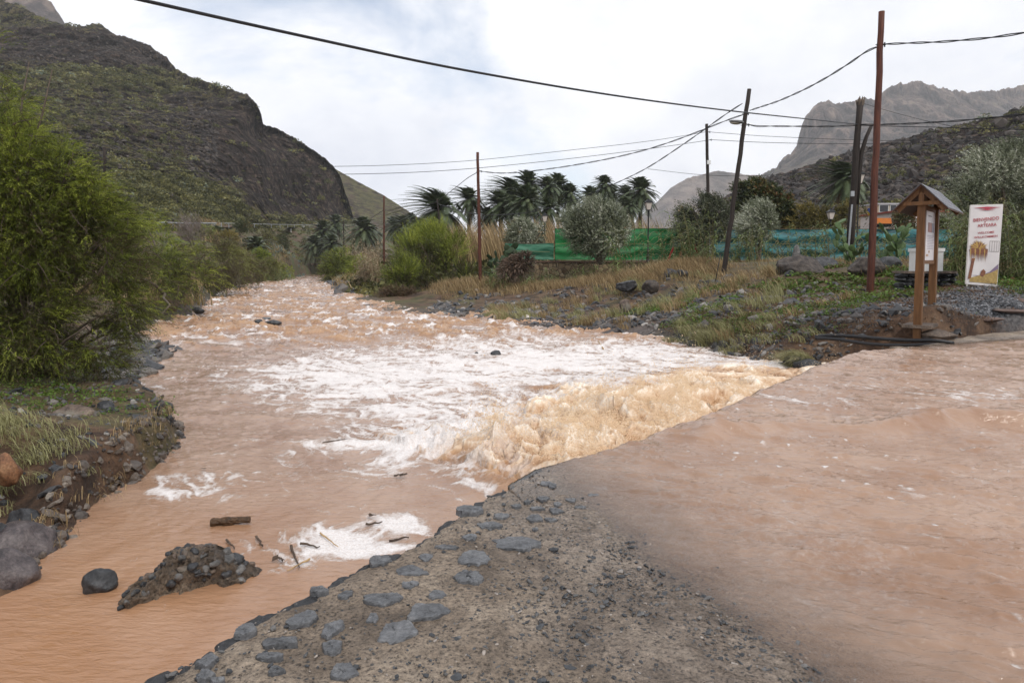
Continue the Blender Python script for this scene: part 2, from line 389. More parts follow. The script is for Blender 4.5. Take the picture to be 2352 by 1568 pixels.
# ================================================================== WATER
def foam_blobs(dx, dy):
    B = [(1000,862,330,55,.85),(1280,828,330,38,.85),(1470,812,230,22,.75),(850,900,280,55,.55),(960,960,250,55,.56),(1120,1035,210,55,.66),(700,850,170,35,.38),(1150,1095,130,45,.85),
         (900,1025,150,22,.55),(760,1022,90,10,.5),(430,1112,95,28,.52),(470,1135,130,16,.45),(800,1243,135,42,1.25),(950,930,430,130,.30),(640,1250,100,30,.35),(905,1210,80,32,1.2),(680,1285,70,28,.75),(690,1040,70,14,.3),
         (1800,842,110,8,.9),(1640,835,200,14,.6),(1050,790,300,30,.28),(850,1080,90,20,.35),(1400,880,160,40,.5),(560,1100,200,60,.15),(330,890,60,25,.2)]
    f = np.zeros_like(dx)
    for x, y, a, c, s in B:
        f = 1-(1-f)*(1-s*np.exp(-np.clip((np.abs((dx-x)/a))**2.5+(np.abs((dy-y)/c))**2.5, 0, 40)))
    return f
WX, WY = polar(1.25, 165, 1250, -58, 58, 1150)
def water(X, Y):
    q, al = seg_dist(X, Y, EDGE)
    d1, _ = seg_dist(X, Y, W1); dep = ford_depth(X, Y)
    zr = zr_of(Y); lf = water_level_ford(X, Y); R = np.hypot(X, Y)
    wet = sstep(dep, -.01, .012)
    wet_e = sstep(al, 14.9, 15.3)*sstep(al, 26.8, 26.0); wet_t = sstep(al, 15.1, 16.4)*sstep(al, 27.5, 26.0)   # the stretch of edge that is overrun
    q0 = np.where(wet_e > .5, -.12, -.7); q1 = np.where(wet_e > .5, .75, -.4)
    b = np.where(q < 0, 0, 1-wet_e*(1-sstep(q, -.05, .75)))
    # flow coordinates: along the flow (downstream over the ford, then down the river)
    fx, fy = -.62, .78
    s = X*fx+Y*fy; t = X*fy-Y*fx
    # --- ripples on the sheet over the ford
    sf = -X*.88+Y*.47; tf = X*.47+Y*.88; rp = fbm2(sf*1.5, tf*3.2, 4, 50, .6)*.030 + fbm2(sf*4.5, tf*12, 3, 51, .65)*.014 + .045*np.clip(fbm2(sf*1.6, tf*5.5, 4, 48, .62, ridge=True)-.30, 0, 1)
    # standing wave in front of the lip
    SW = np.array([(1.5, 5.9), (2.0, 6.35), (2.75, 6.55), (3.4, 6.45), (4.6, 6.75), (5.6, 6.6), (7.5, 6.3)], float)
    sdw, sal = seg_dist(X + .15*fbm2(X*1.2, Y*1.2, 3, 52), Y+.15*fbm2(X*1.2, Y*1.2, 3, 53), SW)
    ends = sstep(sal, 0, .8)*sstep(sal, 6.0, 4.5)*(.65+.35*np.cos(sal*1.9))
    sw = .15*ends*np.exp(-(np.clip(sdw, 0, 9)/.30)**2)*np.exp(-(np.clip(-sdw, 0, 9)/.14)**2)
    roll = .035*fbm2(s*.7, t*.35, 2, 54)*sstep(R, 4, 8)
    zf = lf + (rp+sw+roll)*sstep(dep, 0, .05)
    # --- churning water below the lip
    T = sstep(q, .05, .7)*(1-sstep(q+.7*fbm2(X*.6, Y*.6, 2, 55), 2.4, 4.6))*wet_t
    jx = X+.25*fbm2(X*1.7, Y*1.7, 2, 56); jy = Y+.25*fbm2(X*1.7, Y*1.7, 2, 57)
    n_big = fbm2(jx*1.0, jy*1.0, 3, 58, .5, ridge=True); n_mid = .5*fbm2(jx*3.1, jy*3.1, 4, 59, .6, ridge=True)-.7*fbm2(jx*2.6+7, jy*2.6, 4, 49, .55, ridge=True)+.1; n_f = fbm2(jx*13, jy*13, 3, 60, .6, ridge=True)
    mound = .25*np.exp(-((q-1.2)/1.3)**2)*(1-.75*sstep(al, 19.5, 24))*(.6+.55*n_big)
    ta = (1-.62*sstep(al, 18.5, 24)); zt = T*(mound + ta*(.22*n_big + .15*n_mid + .034*n_f))
    # --- river surface
    near = sstep(R, 30, 7); calm = np.exp(-(((X+2.4)/2.3)**2+((Y-3.3)/3.0)**2)*.7)
    s2 = X*.35+Y*.94; t2 = X*.94-Y*.35
    r1_ = fbm2(s2*.9, t2*.45, 4, 61, .55, ridge=True); r2_ = fbm2(s2*3.6, t2*2.0, 4, 62, .6); r3 = fbm2(X*12, Y*12, 2, 63)
    midr = sstep(Y, 14, 22)*(1-sstep(Y, 70, 130)*.5)
    act = .35+.65*sstep(Y, 6, 13); act = act*(1-.9*calm)
    crest = np.clip(fbm2(s2*1.5+5, t2*.75, 5, 64, .6, ridge=True)-.26, 0, 1)*midr
    zrv = zr + act*(.055*r1_+.042*r2_) + .010*r3*(1-calm) + crest*.30 + (1-act)*.004*fbm2(s2*1.2, t2*7, 3, 65)
    zrv = zrv + midr*.10*fbm2(s2*.35, t2*.22, 3, 66)
    Z = zf*(1-b) + (zrv+zt)*b
    # below dry concrete, drop away
    dx, dy = proj(X, Y, zr)
    dens = foam_blobs(dx, dy)
    wx0 = X+.45*fbm2(X*1.1, Y*1.1, 4, 70); wy0 = Y+.45*fbm2(X*1.1, Y*1.1, 4, 71); wx = (wx0*.80-wy0*.60)*.62; wy = (wx0*.60+wy0*.80)*1.35
    lac = fbm2(wx*2.2, wy*2.2, 5, 72, .6, ridge=True); pat = fbm2(wx*.9, wy*.9, 4, 73, .6); fine = fbm2(wx*9, wy*9, 3, 74, .65, ridge=True)
    # dens 1 -> nearly solid, dens .3 -> thin filaments
    lac2 = fbm2(wx*4.6, wy*4.6, 4, 77, .62, ridge=True)
    foam = dens*1.22-.84 + .56*lac + .30*pat + .62*lac2 + .42*fine
    foam = np.where(dens < .03, foam-.2, foam)
    foam = foam*(q > .05) - 9*(q <= .05)
    # far river: sparse white flecks on the crests
    fl = fbm2(s2*1.4, t2*.8, 4, 75, .65, ridge=True); foam = np.where(Y > 14, np.maximum(foam, (fl-.40)*2.0*midr+.0), foam)
    foam2 = fbm2(s*1.1, t*3.2, 4, 76, .7, ridge=True)-.62 + .28*np.exp(-((Y-8.3)/1.2)**2)*(X > 3)
    dots = fbm2(s*13+3, t*19, 2, 78, .5)-.64
    foam = np.where(q < 0, np.maximum(foam2*1.3-.1, dots*3.2*sstep(fbm2(X*.5, Y*.5, 2, 79), -.5, .5))-sw*14, foam)
    churn = np.clip(T*1.3, 0, 1)
    tan = churn*np.clip(.32+.62*n_mid+.46*n_big+.42*n_f, 0.02, 1)
    # ochre crests where little waves break
    tan = np.maximum(tan, sstep(crest, .02, .3)*.38*(q > 0))
    pass
    turb = T*(1-sstep(q+.8*fbm2(X*1.1, Y*1.1, 2, 57), 1.3, 2.9))
    return Z, foam, tan, dep, q, b, turb
WZ, wfoam, wtan, wdep, wq, wb, wturb = water(WX, WY)
wsd = river_sd(WX, WY)
wmask = ((wsd < 1.5) & (wq > -1.2)) | ((wq < 0) & (wdep > -.03) & (np.hypot(WX, WY) < 60))
# push the surface down where dry concrete stands above it
hid = (wq < 0) & (wdep < -.012)
WZ = np.where(hid, np.where(wq > -.35, np.minimum(WZ, zr_of(WY)), np.minimum(WZ, ford_z(WX, WY)-.05)), WZ)
film = np.where(wq < .12, np.clip(wdep, 0, 1), 1.0)
# sideways throw of the churning water so that it folds and overhangs
ox = wturb*(.10*fbm2(WX*4, WY*4, 3, 80)+.03*fbm2(WX*17, WY*17, 2, 81)); oy = wturb*(.10*fbm2(WX*4, WY*4, 3, 82)+.03*fbm2(WX*17, WY*17, 2, 83))
def water_mat():
    m, nt, b = new_mat('muddy_water')
    tcn = N(nt, 'ShaderNodeTexCoord')
    n = tex_noise(nt, 1.1, 6, .6, .5); nf = tex_noise(nt, 22, 5, .7, .4); n5 = tex_noise(nt, 60, 4, .7)
    mud = ramp(nt, n.outputs[0], [(.38, (.285, .165, .102)), (.62, (.37, .242, .168))])
    tan = ramp(nt, nf.outputs[0], [(.36, (.38, .19, .075)), (.5, (.66, .43, .24)), (.62, (.88, .74, .56))])
    tf = attr(nt, 'tan')
    mudx = mixc(nt, attr(nt, 'mirror_tint'), mud.outputs[0], (.40, .195, .085))  # calm corner: ochre cast of the mirrored hill painted into the water colour
    tf2 = math_(nt, 'SMOOTH_MIN', math_(nt, 'MULTIPLY', tf, 1.15), 1.0, .1)
    tj = math_(nt, 'ADD', tf, math_(nt, 'MULTIPLY', math_(nt, 'SUBTRACT', nf.outputs[0], .5), .55))
    tan = ramp(nt, tj, [(.02, (.17, .078, .032)), (.25, (.36, .195, .092)), (.55, (.54, .35, .21)), (.82, (.75, .60, .45)), (1, (.92, .83, .72))])
    mud2 = mixc(nt, attr(nt, 'turb'), mudx, (.30, .155, .065))
    c = mixc(nt, math_(nt, 'MAXIMUM', math_(nt, 'SMOOTH_MIN', math_(nt, 'MULTIPLY', tf, 2.2), 1.0, .1), attr(nt, 'turb')), mud2, tan.outputs[0])
    ff = math_(nt, 'ADD', attr(nt, 'foam'), math_(nt, 'MULTIPLY', math_(nt, 'SUBTRACT', nf.outputs[0], .5), .9))
    fr = N(nt, 'ShaderNodeMapRange'); fr.interpolation_type = 'SMOOTHSTEP'; fr.inputs['From Min'].default_value = -.10; fr.inputs['From Max'].default_value = .72
    nt.links.new(ff, fr.inputs['Value'])
    fw = math_(nt, 'MULTIPLY', fr.outputs[0], math_(nt, 'SUBTRACT', 1.0, math_(nt, 'MULTIPLY', attr(nt, 'turb'), .72)))
    wc = ramp(nt, n5.outputs[0], [(.38, (.64, .57, .53)), (.58, (.83, .80, .79))])
    c = mixc(nt, fw, c, wc.outputs[0])
    nt.links.new(c, b.inputs['Base Color'])
    rough = math_(nt, 'MAXIMUM', math_(nt, 'MAXIMUM', math_(nt, 'MULTIPLY', fw, .7), math_(nt, 'MULTIPLY', tf2, .85)), .04)
    nt.links.new(rough, b.inputs['Roughness']); b.inputs['IOR'].default_value = 1.5
    # ripples finer than the mesh
    mpn = N(nt, 'ShaderNodeMapping'); mpn.inputs['Rotation'].default_value = (0, 0, .5); mpn.inputs['Scale'].default_value = (7, 20, 11)
    nr = N(nt, 'ShaderNodeTexNoise'); nr.inputs['Detail'].default_value = 5; nr.inputs['Roughness'].default_value = .6; nr.inputs['Scale'].default_value = 1; nr.inputs['Distortion'].default_value = .4
    nt.links.new(tcn.outputs['Object'], mpn.inputs[0]); nt.links.new(mpn.outputs[0], nr.inputs['Vector'])
    hgt = math_(nt, 'ADD', nr.outputs[0], math_(nt, 'MULTIPLY', math_(nt, 'ADD', math_(nt, 'MULTIPLY', fw, 1.2), math_(nt, 'MULTIPLY', tf2, 1.1)), nf.outputs[0]))
    bump(nt, b, hgt, .85, .017)
    # thin film over the concrete: clear at its rim, muddy where deep
    tr = N(nt, 'ShaderNodeBsdfTransparent'); tr.inputs[0].default_value = (.98, .95, .92, 1)
    gl = N(nt, 'ShaderNodeBsdfGlossy'); gl.inputs['Roughness'].default_value = .12
    fres = N(nt, 'ShaderNodeFresnel'); fres.inputs['IOR'].default_value = 1.33
    clear = N(nt, 'ShaderNodeMixShader'); nt.links.new(fres.outputs[0], clear.inputs[0]); nt.links.new(tr.outputs[0], clear.inputs[1]); nt.links.new(gl.outputs[0], clear.inputs[2])
    n7 = tex_noise(nt, 3.5, 5, .6, .6)
    d = math_(nt, 'MULTIPLY', attr(nt, 'depth'), math_(nt, 'ADD', .45, math_(nt, 'MULTIPLY', n7.outputs[0], 1.1)))
    mudf = math_(nt, 'SUBTRACT', 1.0, math_(nt, 'EXPONENT', math_(nt, 'MULTIPLY', d, -38.0)))
    mx2 = N(nt, 'ShaderNodeMixShader'); nt.links.new(mudf, mx2.inputs[0]); nt.links.new(clear.outputs[0], mx2.inputs[1]); nt.links.new(b.outputs[0], mx2.inputs[2])
    o = [q for q in nt.nodes if q.type == 'OUTPUT_MATERIAL'][0]; nt.links.new(mx2.outputs[0], o.inputs[0])
    return m
WM = water_mat()
w = grid_mesh('flood_water', np.stack([WX+ox, WY+oy, WZ], -1), WM, mask=wmask, attrs={'mirror_tint': .55*np.exp(-(((WX+2.6)/1.9)**2+((WY-3.2)/2.6)**2)**1.2), 'foam': wfoam, 'tan': wtan, 'turb': wturb, 'depth': film})
tag(w, kind='structure')

# spray thrown up by the churning water
def drops(name, P, r, mat):
    base = np.array([(1,0,0),(-1,0,0),(0,1,0),(0,-1,0),(0,0,1),(0,0,-1)], float)
    F = np.array([(0,2,4),(2,1,4),(1,3,4),(3,0,4),(2,0,5),(1,2,5),(3,1,5),(0,3,5)])
    n = len(P); R = r[:, None, None]*base[None]*rng.uniform(.6, 1.5, (n, 1, 3))
    V = (P[:, None, :]+R).reshape(-1, 3); FF = (F[None]+np.arange(n)[:, None, None]*6).reshape(-1, 3)
    mb = MB(); mb.add(V, FF); return mb.build(name, mat, smooth=True)
sel = np.flatnonzero((wturb.ravel() > .55) & (wmask.ravel()))
wts = (WZ-zr_of(WY)).ravel()[sel]; wts = np.clip(wts-.1, .01, 1)**2*np.hypot(WX, WY).ravel()[sel]**1.2; wts /= wts.sum()
ch = rng.choice(sel, 60000, p=wts)
cl = fbm2(WX.ravel()[ch]*2, WY.ravel()[ch]*2, 3, 90)
P = np.stack([WX.ravel()[ch], WY.ravel()[ch], WZ.ravel()[ch]], -1)+rng.normal(0, .03, (len(ch), 3))
P[:, 2] += np.abs(rng.exponential(.06, len(ch)))*np.clip(1+3.5*cl, .1, 4)
m_, nt_, b_ = new_mat('spray_drops'); b_.inputs['Base Color'].default_value = (.86, .66, .44, 1); b_.inputs['Roughness'].default_value = .25
sp = drops('water_spray', P, rng.uniform(.0018, .0065, len(ch)), m_); tag(sp, 'tan droplets of spray flying over the churning water below the ford lip', 'spray', kind='stuff')

# ================================================================== FORD SLAB
def concrete_mat(name='ford_concrete', c=((.16,.122,.09),(.29,.228,.172),(.40,.325,.25)), wetx=True):
    m, nt, b = new_mat(name)
    n = tex_noise(nt, 1.6, 7, .65, .3); n2 = tex_noise(nt, 55, 5, .75); n3 = tex_noise(nt, 9, 6, .7)
    r = ramp(nt, n.outputs[0], [(.36, c[0]), (.5, c[1]), (.64, c[2])])
    g_ = ramp(nt, n2.outputs[0], [(.38, (.22, .21, .20)), (.46, (.80, .80, .80)), (.56, (1.08, 1.08, 1.07)), (.68, (1.5, 1.47, 1.43))])
    cc = mixc(nt, 1.0, r.outputs[0], g_.outputs[0], 'MULTIPLY')
    g3 = ramp(nt, n3.outputs[0], [(.35, (.7, .68, .66)), (.6, (1.1, 1.1, 1.1))]); cc = mixc(nt, 1.0, cc, g3.outputs[0], 'MULTIPLY')
    v = N(nt, 'ShaderNodeTexVoronoi'); v.inputs['Scale'].default_value = 26; v.inputs['Randomness'].default_value = 1
    tcn = N(nt, 'ShaderNodeTexCoord'); nt.links.new(tcn.outputs['Object'], v.inputs['Vector'])
    peb = N(nt, 'ShaderNodeMapRange'); peb.inputs['From Min'].default_value = .23; peb.inputs['From Max'].default_value = .17; nt.links.new(v.outputs['Distance'], peb.inputs['Value'])
    sel_ = math_(nt, 'GREATER_THAN', v.outputs['Color'], .52)
    pf = math_(nt, 'MULTIPLY', peb.outputs[0], sel_)
    cc = mixc(nt, math_(nt, 'MULTIPLY', pf, .85), cc, (.045, .048, .052))
    if wetx:
        cc = mixc(nt, attr(nt, 'wet'), cc, mixc(nt, 1.0, cc, (.86, .86, .90), 'MULTIPLY'))
        nt.links.new(math_(nt, 'SUBTRACT', .72, math_(nt, 'MULTIPLY', attr(nt, 'wet'), .5)), b.inputs['Roughness'])
    nt.links.new(cc, b.inputs['Base Color'])
    bump(nt, b, math_(nt, 'ADD', math_(nt, 'MULTIPLY', n2.outputs[0], 1.0), math_(nt, 'MULTIPLY', n3.outputs[0], 1.5)), 1.0, .022)
    return m
CM = concrete_mat()
def resample(poly, dens):
    out = []
    for (a, b_) in zip(poly[:-1], poly[1:]):
        Ln = np.hypot(*(b_-a)); mid = (a+b_)/2; k = max(2, int(Ln/dens(np.hypot(*mid))))
        out.append(a+(b_-a)*np.linspace(0, 1, k, endpoint=False)[:, None])
    out.append(poly[-1:]); return np.concatenate(out)
Es = resample(EDGE, lambda r: np.clip(r*.004, .008, .3))
# smooth the corners a little, then make the rim ragged
for _ in range(60): Es[1:-1] = (Es[:-2]+Es[2:]+2*Es[1:-1])/4
rag = .05*fbm2(Es[:, 0]*3.3, Es[:, 1]*3.3, 4, 101, .6)+.018*fbm2(Es[:, 0]*16, Es[:, 1]*16, 2, 102)
Es = Es + UV[None]*rag[:, None]
tt = np.concatenate([[0, .004], np.cumsum(np.geomspace(.007, .25, 230))+.004]); tt = tt[tt < 17]
SX = Es[None, :, 0]+tt[:, None]*UV[0]; SY = Es[None, :, 1]+tt[:, None]*UV[1]
SZ = ford_z(SX, SY)
ddry = sstep(ford_depth(SX, SY), .03, -.02)
rgh = .010*fbm2(SX*7, SY*7, 4, 103, .65)+.006*fbm2(SX*38, SY*38, 3, 104, .7)+.012*fbm2(SX*1.6, SY*1.6, 2, 105)
SZ = SZ + rgh*(.25+.75*ddry)
rim = np.exp(-tt/.05)[:, None]; SZ = SZ - rim*.03
wetm = np.clip(sstep(ford_depth(SX, SY)+.010*fbm2(SX*3, SY*3, 4, 106), -.035, -.004), 0, 1)
side = []
for k, dz in enumerate([-.03, -.10, -.2, -.35, -.55, -.85, -1.3]):
    o_ = .05*fbm2(Es[:, 0]*6+k, Es[:, 1]*6, 3, 107+k); c_ = Es - UV[None]*(o_-.015*k)[:, None]
    side.append(np.stack([c_[:, 0], c_[:, 1], SZ[0]+dz], -1))
PP = np.concatenate([np.stack(side[::-1]), np.stack([SX, SY, SZ], -1)])
wt = np.concatenate([np.ones((7, len(Es)))*.6, wetm])
ford = grid_mesh('ford_road', PP, CM, attrs={'wet': wt}); tag(ford, kind='structure')
# ================================================================== HILLS AND MOUNTAINS
def hill_mat(name, rock, green, scale=1.0, bmp=1.0, vs=None):
    m, nt, b = new_mat(name)
    n = tex_noise(nt, .05*scale, 10, .68, .3); n2 = tex_noise(nt, .45*scale, 8, .72, vscale=vs); n3 = tex_noise(nt, .16*scale, 8, .7, vscale=vs)
    rc = ramp(nt, n2.outputs[0], [(.40, rock[0]), (.5, rock[1]), (.63, rock[2])])
    st = ramp(nt, n3.outputs[0], [(.42, (.5, .5, .5)), (.58, (1.35, 1.25, 1.2))]); rc2 = mixc(nt, 1.0, rc.outputs[0], st.outputs[0], 'MULTIPLY')
    gc = ramp(nt, n2.outputs[0], [(.42, green[0]), (.52, green[1]), (.62, green[2])])
    f = math_(nt, 'ADD', attr(nt, 'green'), math_(nt, 'MULTIPLY', math_(nt, 'SUBTRACT', n2.outputs[0], .5), 2.6))
    f = math_(nt, 'ADD', f, math_(nt, 'MULTIPLY', math_(nt, 'SUBTRACT', n.outputs[0], .5), 1.2))
    mr = N(nt, 'ShaderNodeMapRange'); mr.inputs['From Min'].default_value = .4; mr.inputs['From Max'].default_value = .6; nt.links.new(f, mr.inputs['Value'])
    c = mixc(nt, mr.outputs[0], rc2, gc.outputs[0])
    nt.links.new(c, b.inputs['Base Color']); b.inputs['Roughness'].default_value = .9; b.inputs['Specular IOR Level'].default_value = .15
    bump(nt, b, math_(nt, 'ADD', n2.outputs[0], n3.outputs[0]), bmp, 3.0/scale)
    return m
def hill(name, ridge, lows, ctrl, mat, x0, x1, step, rows, ybase, amp, freq, seed, greenf, jag=2.0, back=8, vr=1.0, strata=0, blend=None):
    """a hillside given by its skyline and by the distance of points on it; every vertex stands where the hill stands"""
    rx, ry = np.array(ridge, float).T
    xs = np.arange(x0, x1+step, step)
    yr = np.interp(xs, rx, ry); yr = yr + jag*fbm2(xs/14, xs*0+seed, 5, seed, .65) + jag*.5*np.clip(fbm2(xs/5, xs*0+seed+4, 2, seed+1), 0, 1)
    yb = np.interp(xs, *np.array(ybase, float).T) if isinstance(ybase, list) else np.full(len(xs), float(ybase))
    t = np.linspace(0, 1, rows)[:, None]
    PX = np.repeat(xs[None], rows, 0); PY = yb[None]+(yr-yb)[None]*t
    C = np.array(ctrl, float); M = tps_fit(np.stack([C[:, 0]/300, C[:, 1]/300, np.log(C[:, 2])], 1), 1e-3)
    D = np.exp(tps_eval(M, PX/300, PY/300))
    P = at(PX, PY, D)
    # relief pushed along the line towards the viewer (horizontal), so the skyline stays
    n = fbm3(P[..., 0]*freq, P[..., 1]*freq, P[..., 2]*freq*vr, 6, seed+5, .55, ridge=True)
    g = fbm3(P[..., 0]*freq*.35, P[..., 1]*freq*.35, P[..., 2]*freq*.2, 3, seed+6, .5)
    dsp = amp*n+amp*1.3*g
    if strata:
        zz = P[..., 2]+amp*.5*g
        dsp = dsp + strata*np.abs(((zz*freq*1.1) % 1)-.5)*2
    fade = sstep(1-t, 0, .04)*sstep(t, 0, .03)
    P = P + np.stack([P[..., 0]/D, np.ones_like(D), np.zeros_like(D)], -1)*(dsp*fade)[..., None]
    # the slope that falls away behind the skyline
    bk = []
    last = P[-1]
    for k in range(1, back+1):
        q = last.copy(); dd = .06*k*D[-1]
        q[:, 0] += last[:, 0]/D[-1]*dd; q[:, 1] += dd; q[:, 2] -= (last[:, 2]+5)*(k/back)**1.5; bk.append(q)
    G = greenf(PX, PY, P, n)
    P2 = np.concatenate([P, np.stack(bk)]); G2 = np.concatenate([G, np.repeat(G[-1:], back, 0)])
    o = grid_mesh(name, P2, mat, attrs={'green': G2}); tag(o, kind='structure')
    return PX, PY, P, G, n
HM1 = hill_mat('left_slope', ((.014, .011, .011), (.040, .031, .027), (.13, .10, .082)), ((.030, .030, .015), (.078, .070, .032), (.17, .140, .070)))
def slope_n(P):
    a = np.gradient(P, axis=0); b_ = np.gradient(P, axis=1); nn = np.cross(b_, a); nn /= np.linalg.norm(nn, axis=-1)[..., None]+1e-9
    return np.abs(nn[..., 2])
def gl(PX, PY, P, n):
    # bare crags: the skyline band at the top left and the big face on the right
    g = .50+.18*fbm2(P[..., 0]*.03, P[..., 2]*.05, 4, 301)
    def band(x, y, a, c, s): return s*np.exp(-np.clip(((PX-x)/a)**4+((PY-y)/c)**4, 0, 40))
    bl = band(300, 115, 160, 34, .50)+band(80, 105, 130, 30, .38)+band(560, 330, 110, 95, .42)+band(690, 400, 115, 90, .60)+band(360, 250, 150, 50, .09)+band(430, 320, 200, 60, .03)
    pocket = band(150, 170, 260, 28, .16)+band(300, 450, 240, 55, .16)
    return np.clip(g-bl+pocket+.12*(slope_n(P)-.6), 0, 1)
LR = [(-260, -160), (-100, -60), (0, 0), (50, 15), (95, 43), (150, 57), (200, 60), (212, 52), (235, 58), (260, 76), (300, 90), (345, 105), (380, 130), (405, 157), (430, 172), (480, 190), (530, 205), (570, 218), (590, 238), (600, 262), (604, 285), (612, 287), (650, 300), (690, 325), (730, 352), (765, 380), (782, 405), (790, 432), (800, 460), (812, 500), (822, 535)]
LC = [(-260,-160,330),(0,0,330),(210,55,300),(400,157,290),(560,218,255),(595,240,240),(0,120,250),(300,150,262),(380,175,270),(0,250,170),(300,240,215),(480,240,232),(560,260,228),(610,300,262),(700,340,265),(780,405,280),(812,500,285),
      (600,420,205),(560,430,190),(640,480,215),(700,500,228),(760,520,250),(600,340,222),(740,420,262),(640,400,232),(0,400,95),(300,400,128),(450,400,165),(0,540,60),(200,540,72),(330,540,80),(450,540,100),(520,500,140),(600,540,150),(700,545,195),(822,545,262),(450,470,135),(300,470,100),(-260,300,140),(-260,540,60)]
LS = hill('hills', LR, None, LC, HM1, -240, 822, 1.6, 340, 548, 6.0, .06, 21, gl, jag=5.0, vr=1.0)
# the third spur behind, in the gap of the valley
HM2 = hill_mat('far_spur', ((.05, .04, .033), (.085, .068, .05), (.13, .11, .085)), ((.05, .05, .022), (.085, .08, .035), (.13, .12, .06)), .5, .6)
hill('hills_valley_end', [(700, 380), (770, 388), (800, 405), (830, 422), (880, 448), (930, 480), (950, 494), (1000, 515), (1100, 545)], None, [(700,380,480),(800,405,470),(930,480,440),(1100,545,420),(700,545,360),(900,545,360),(1100,560,360)], HM2, 700, 1100, 2.5, 80, 560, 3, .03, 31, lambda a, b_, c, d: np.full(a.shape, .5)+.1*d, jag=1.5)
# mountain high on the far left, in the haze
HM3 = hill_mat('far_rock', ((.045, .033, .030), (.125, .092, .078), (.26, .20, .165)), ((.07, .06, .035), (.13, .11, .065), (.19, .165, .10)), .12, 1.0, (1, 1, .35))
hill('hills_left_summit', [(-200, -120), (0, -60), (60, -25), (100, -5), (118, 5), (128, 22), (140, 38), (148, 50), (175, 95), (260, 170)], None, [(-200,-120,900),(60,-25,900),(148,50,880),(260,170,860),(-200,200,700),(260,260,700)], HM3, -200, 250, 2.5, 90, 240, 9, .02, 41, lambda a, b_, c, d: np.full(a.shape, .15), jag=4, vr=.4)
# the big table mountain on the right
MR = [(1480, 600), (1600, 520), (1700, 430), (1760, 392), (1785, 382), (1792, 368), (1815, 352), (1830, 335), (1838, 300), (1850, 268), (1868, 246), (1885, 234), (1902, 230), (1915, 240), (1940, 236), (1965, 230), (1980, 224), (2010, 226), (2035, 205), (2060, 194), (2090, 188), (2115, 186), (2140, 196), (2165, 202), (2190, 206), (2220, 214), (2260, 210), (2300, 206), (2340, 196), (2400, 185), (2520, 190), (2700, 230)]
MC = [(x, y, 1250+(x-1700)*.15) for x, y in MR[3::3]]+[(1480,600,1200),(1900,330,1180),(2100,300,1200),(2350,290,1200),(1780,400,1150),(1850,380,1100),(1900,420,1000),(2200,400,1000),(2500,400,1000),(2700,400,1000),(1500,620,950),(2700,620,850),(2000,620,880)]
def gm(PX, PY, P, n): return .12+.35*sstep(PY, 330, 420)+.05*n
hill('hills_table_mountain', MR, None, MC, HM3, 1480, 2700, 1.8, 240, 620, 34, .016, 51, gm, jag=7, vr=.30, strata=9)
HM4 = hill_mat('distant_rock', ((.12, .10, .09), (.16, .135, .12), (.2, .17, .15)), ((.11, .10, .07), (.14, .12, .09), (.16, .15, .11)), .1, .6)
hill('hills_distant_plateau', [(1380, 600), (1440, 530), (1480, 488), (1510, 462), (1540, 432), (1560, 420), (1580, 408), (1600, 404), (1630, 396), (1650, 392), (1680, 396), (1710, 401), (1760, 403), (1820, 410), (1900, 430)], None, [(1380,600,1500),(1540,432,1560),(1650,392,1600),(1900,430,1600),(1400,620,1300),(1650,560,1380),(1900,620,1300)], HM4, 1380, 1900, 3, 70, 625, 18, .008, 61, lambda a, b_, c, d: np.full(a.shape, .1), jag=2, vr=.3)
# the dark stony slope on the right
HM5 = hill_mat('right_slope', ((.020, .015, .013), (.058, .042, .036), (.16, .12, .098)), ((.040, .040, .016), (.095, .088, .034), (.18, .16, .07)), 1.6)
RR = [(1460, 560), (1500, 545), (1560, 520), (1600, 498), (1650, 462), (1700, 432), (1740, 415), (1780, 405), (1840, 385), (1900, 365), (1980, 340), (2040, 326), (2100, 312), (2180, 292), (2240, 277), (2300, 266), (2352, 250), (2450, 225), (2700, 180)]
RC = [(1460,560,150),(1600,498,150),(1740,415,150),(1900,365,145),(2100,312,135),(2352,250,125),(2700,180,120),(1700,560,80),(1900,560,70),(2100,560,66),(2400,560,62),(2700,560,60),(1500,610,85),(1900,610,60),(2300,610,54),(2700,610,52),(1900,460,105),(2200,430,98),(2450,400,90)]
def gr_(PX, PY, P, n): return np.clip(.17+.24*fbm2(P[..., 0]*.05, P[..., 2]*.08, 4, 302)+.10*sstep(PX, 1900, 2400), 0, 1)
RS = hill('hills_right_slope', RR, None, RC, HM5, 1460, 2700, 2.0, 190, 612, 2.4, .14, 71, gr_, jag=4.0)

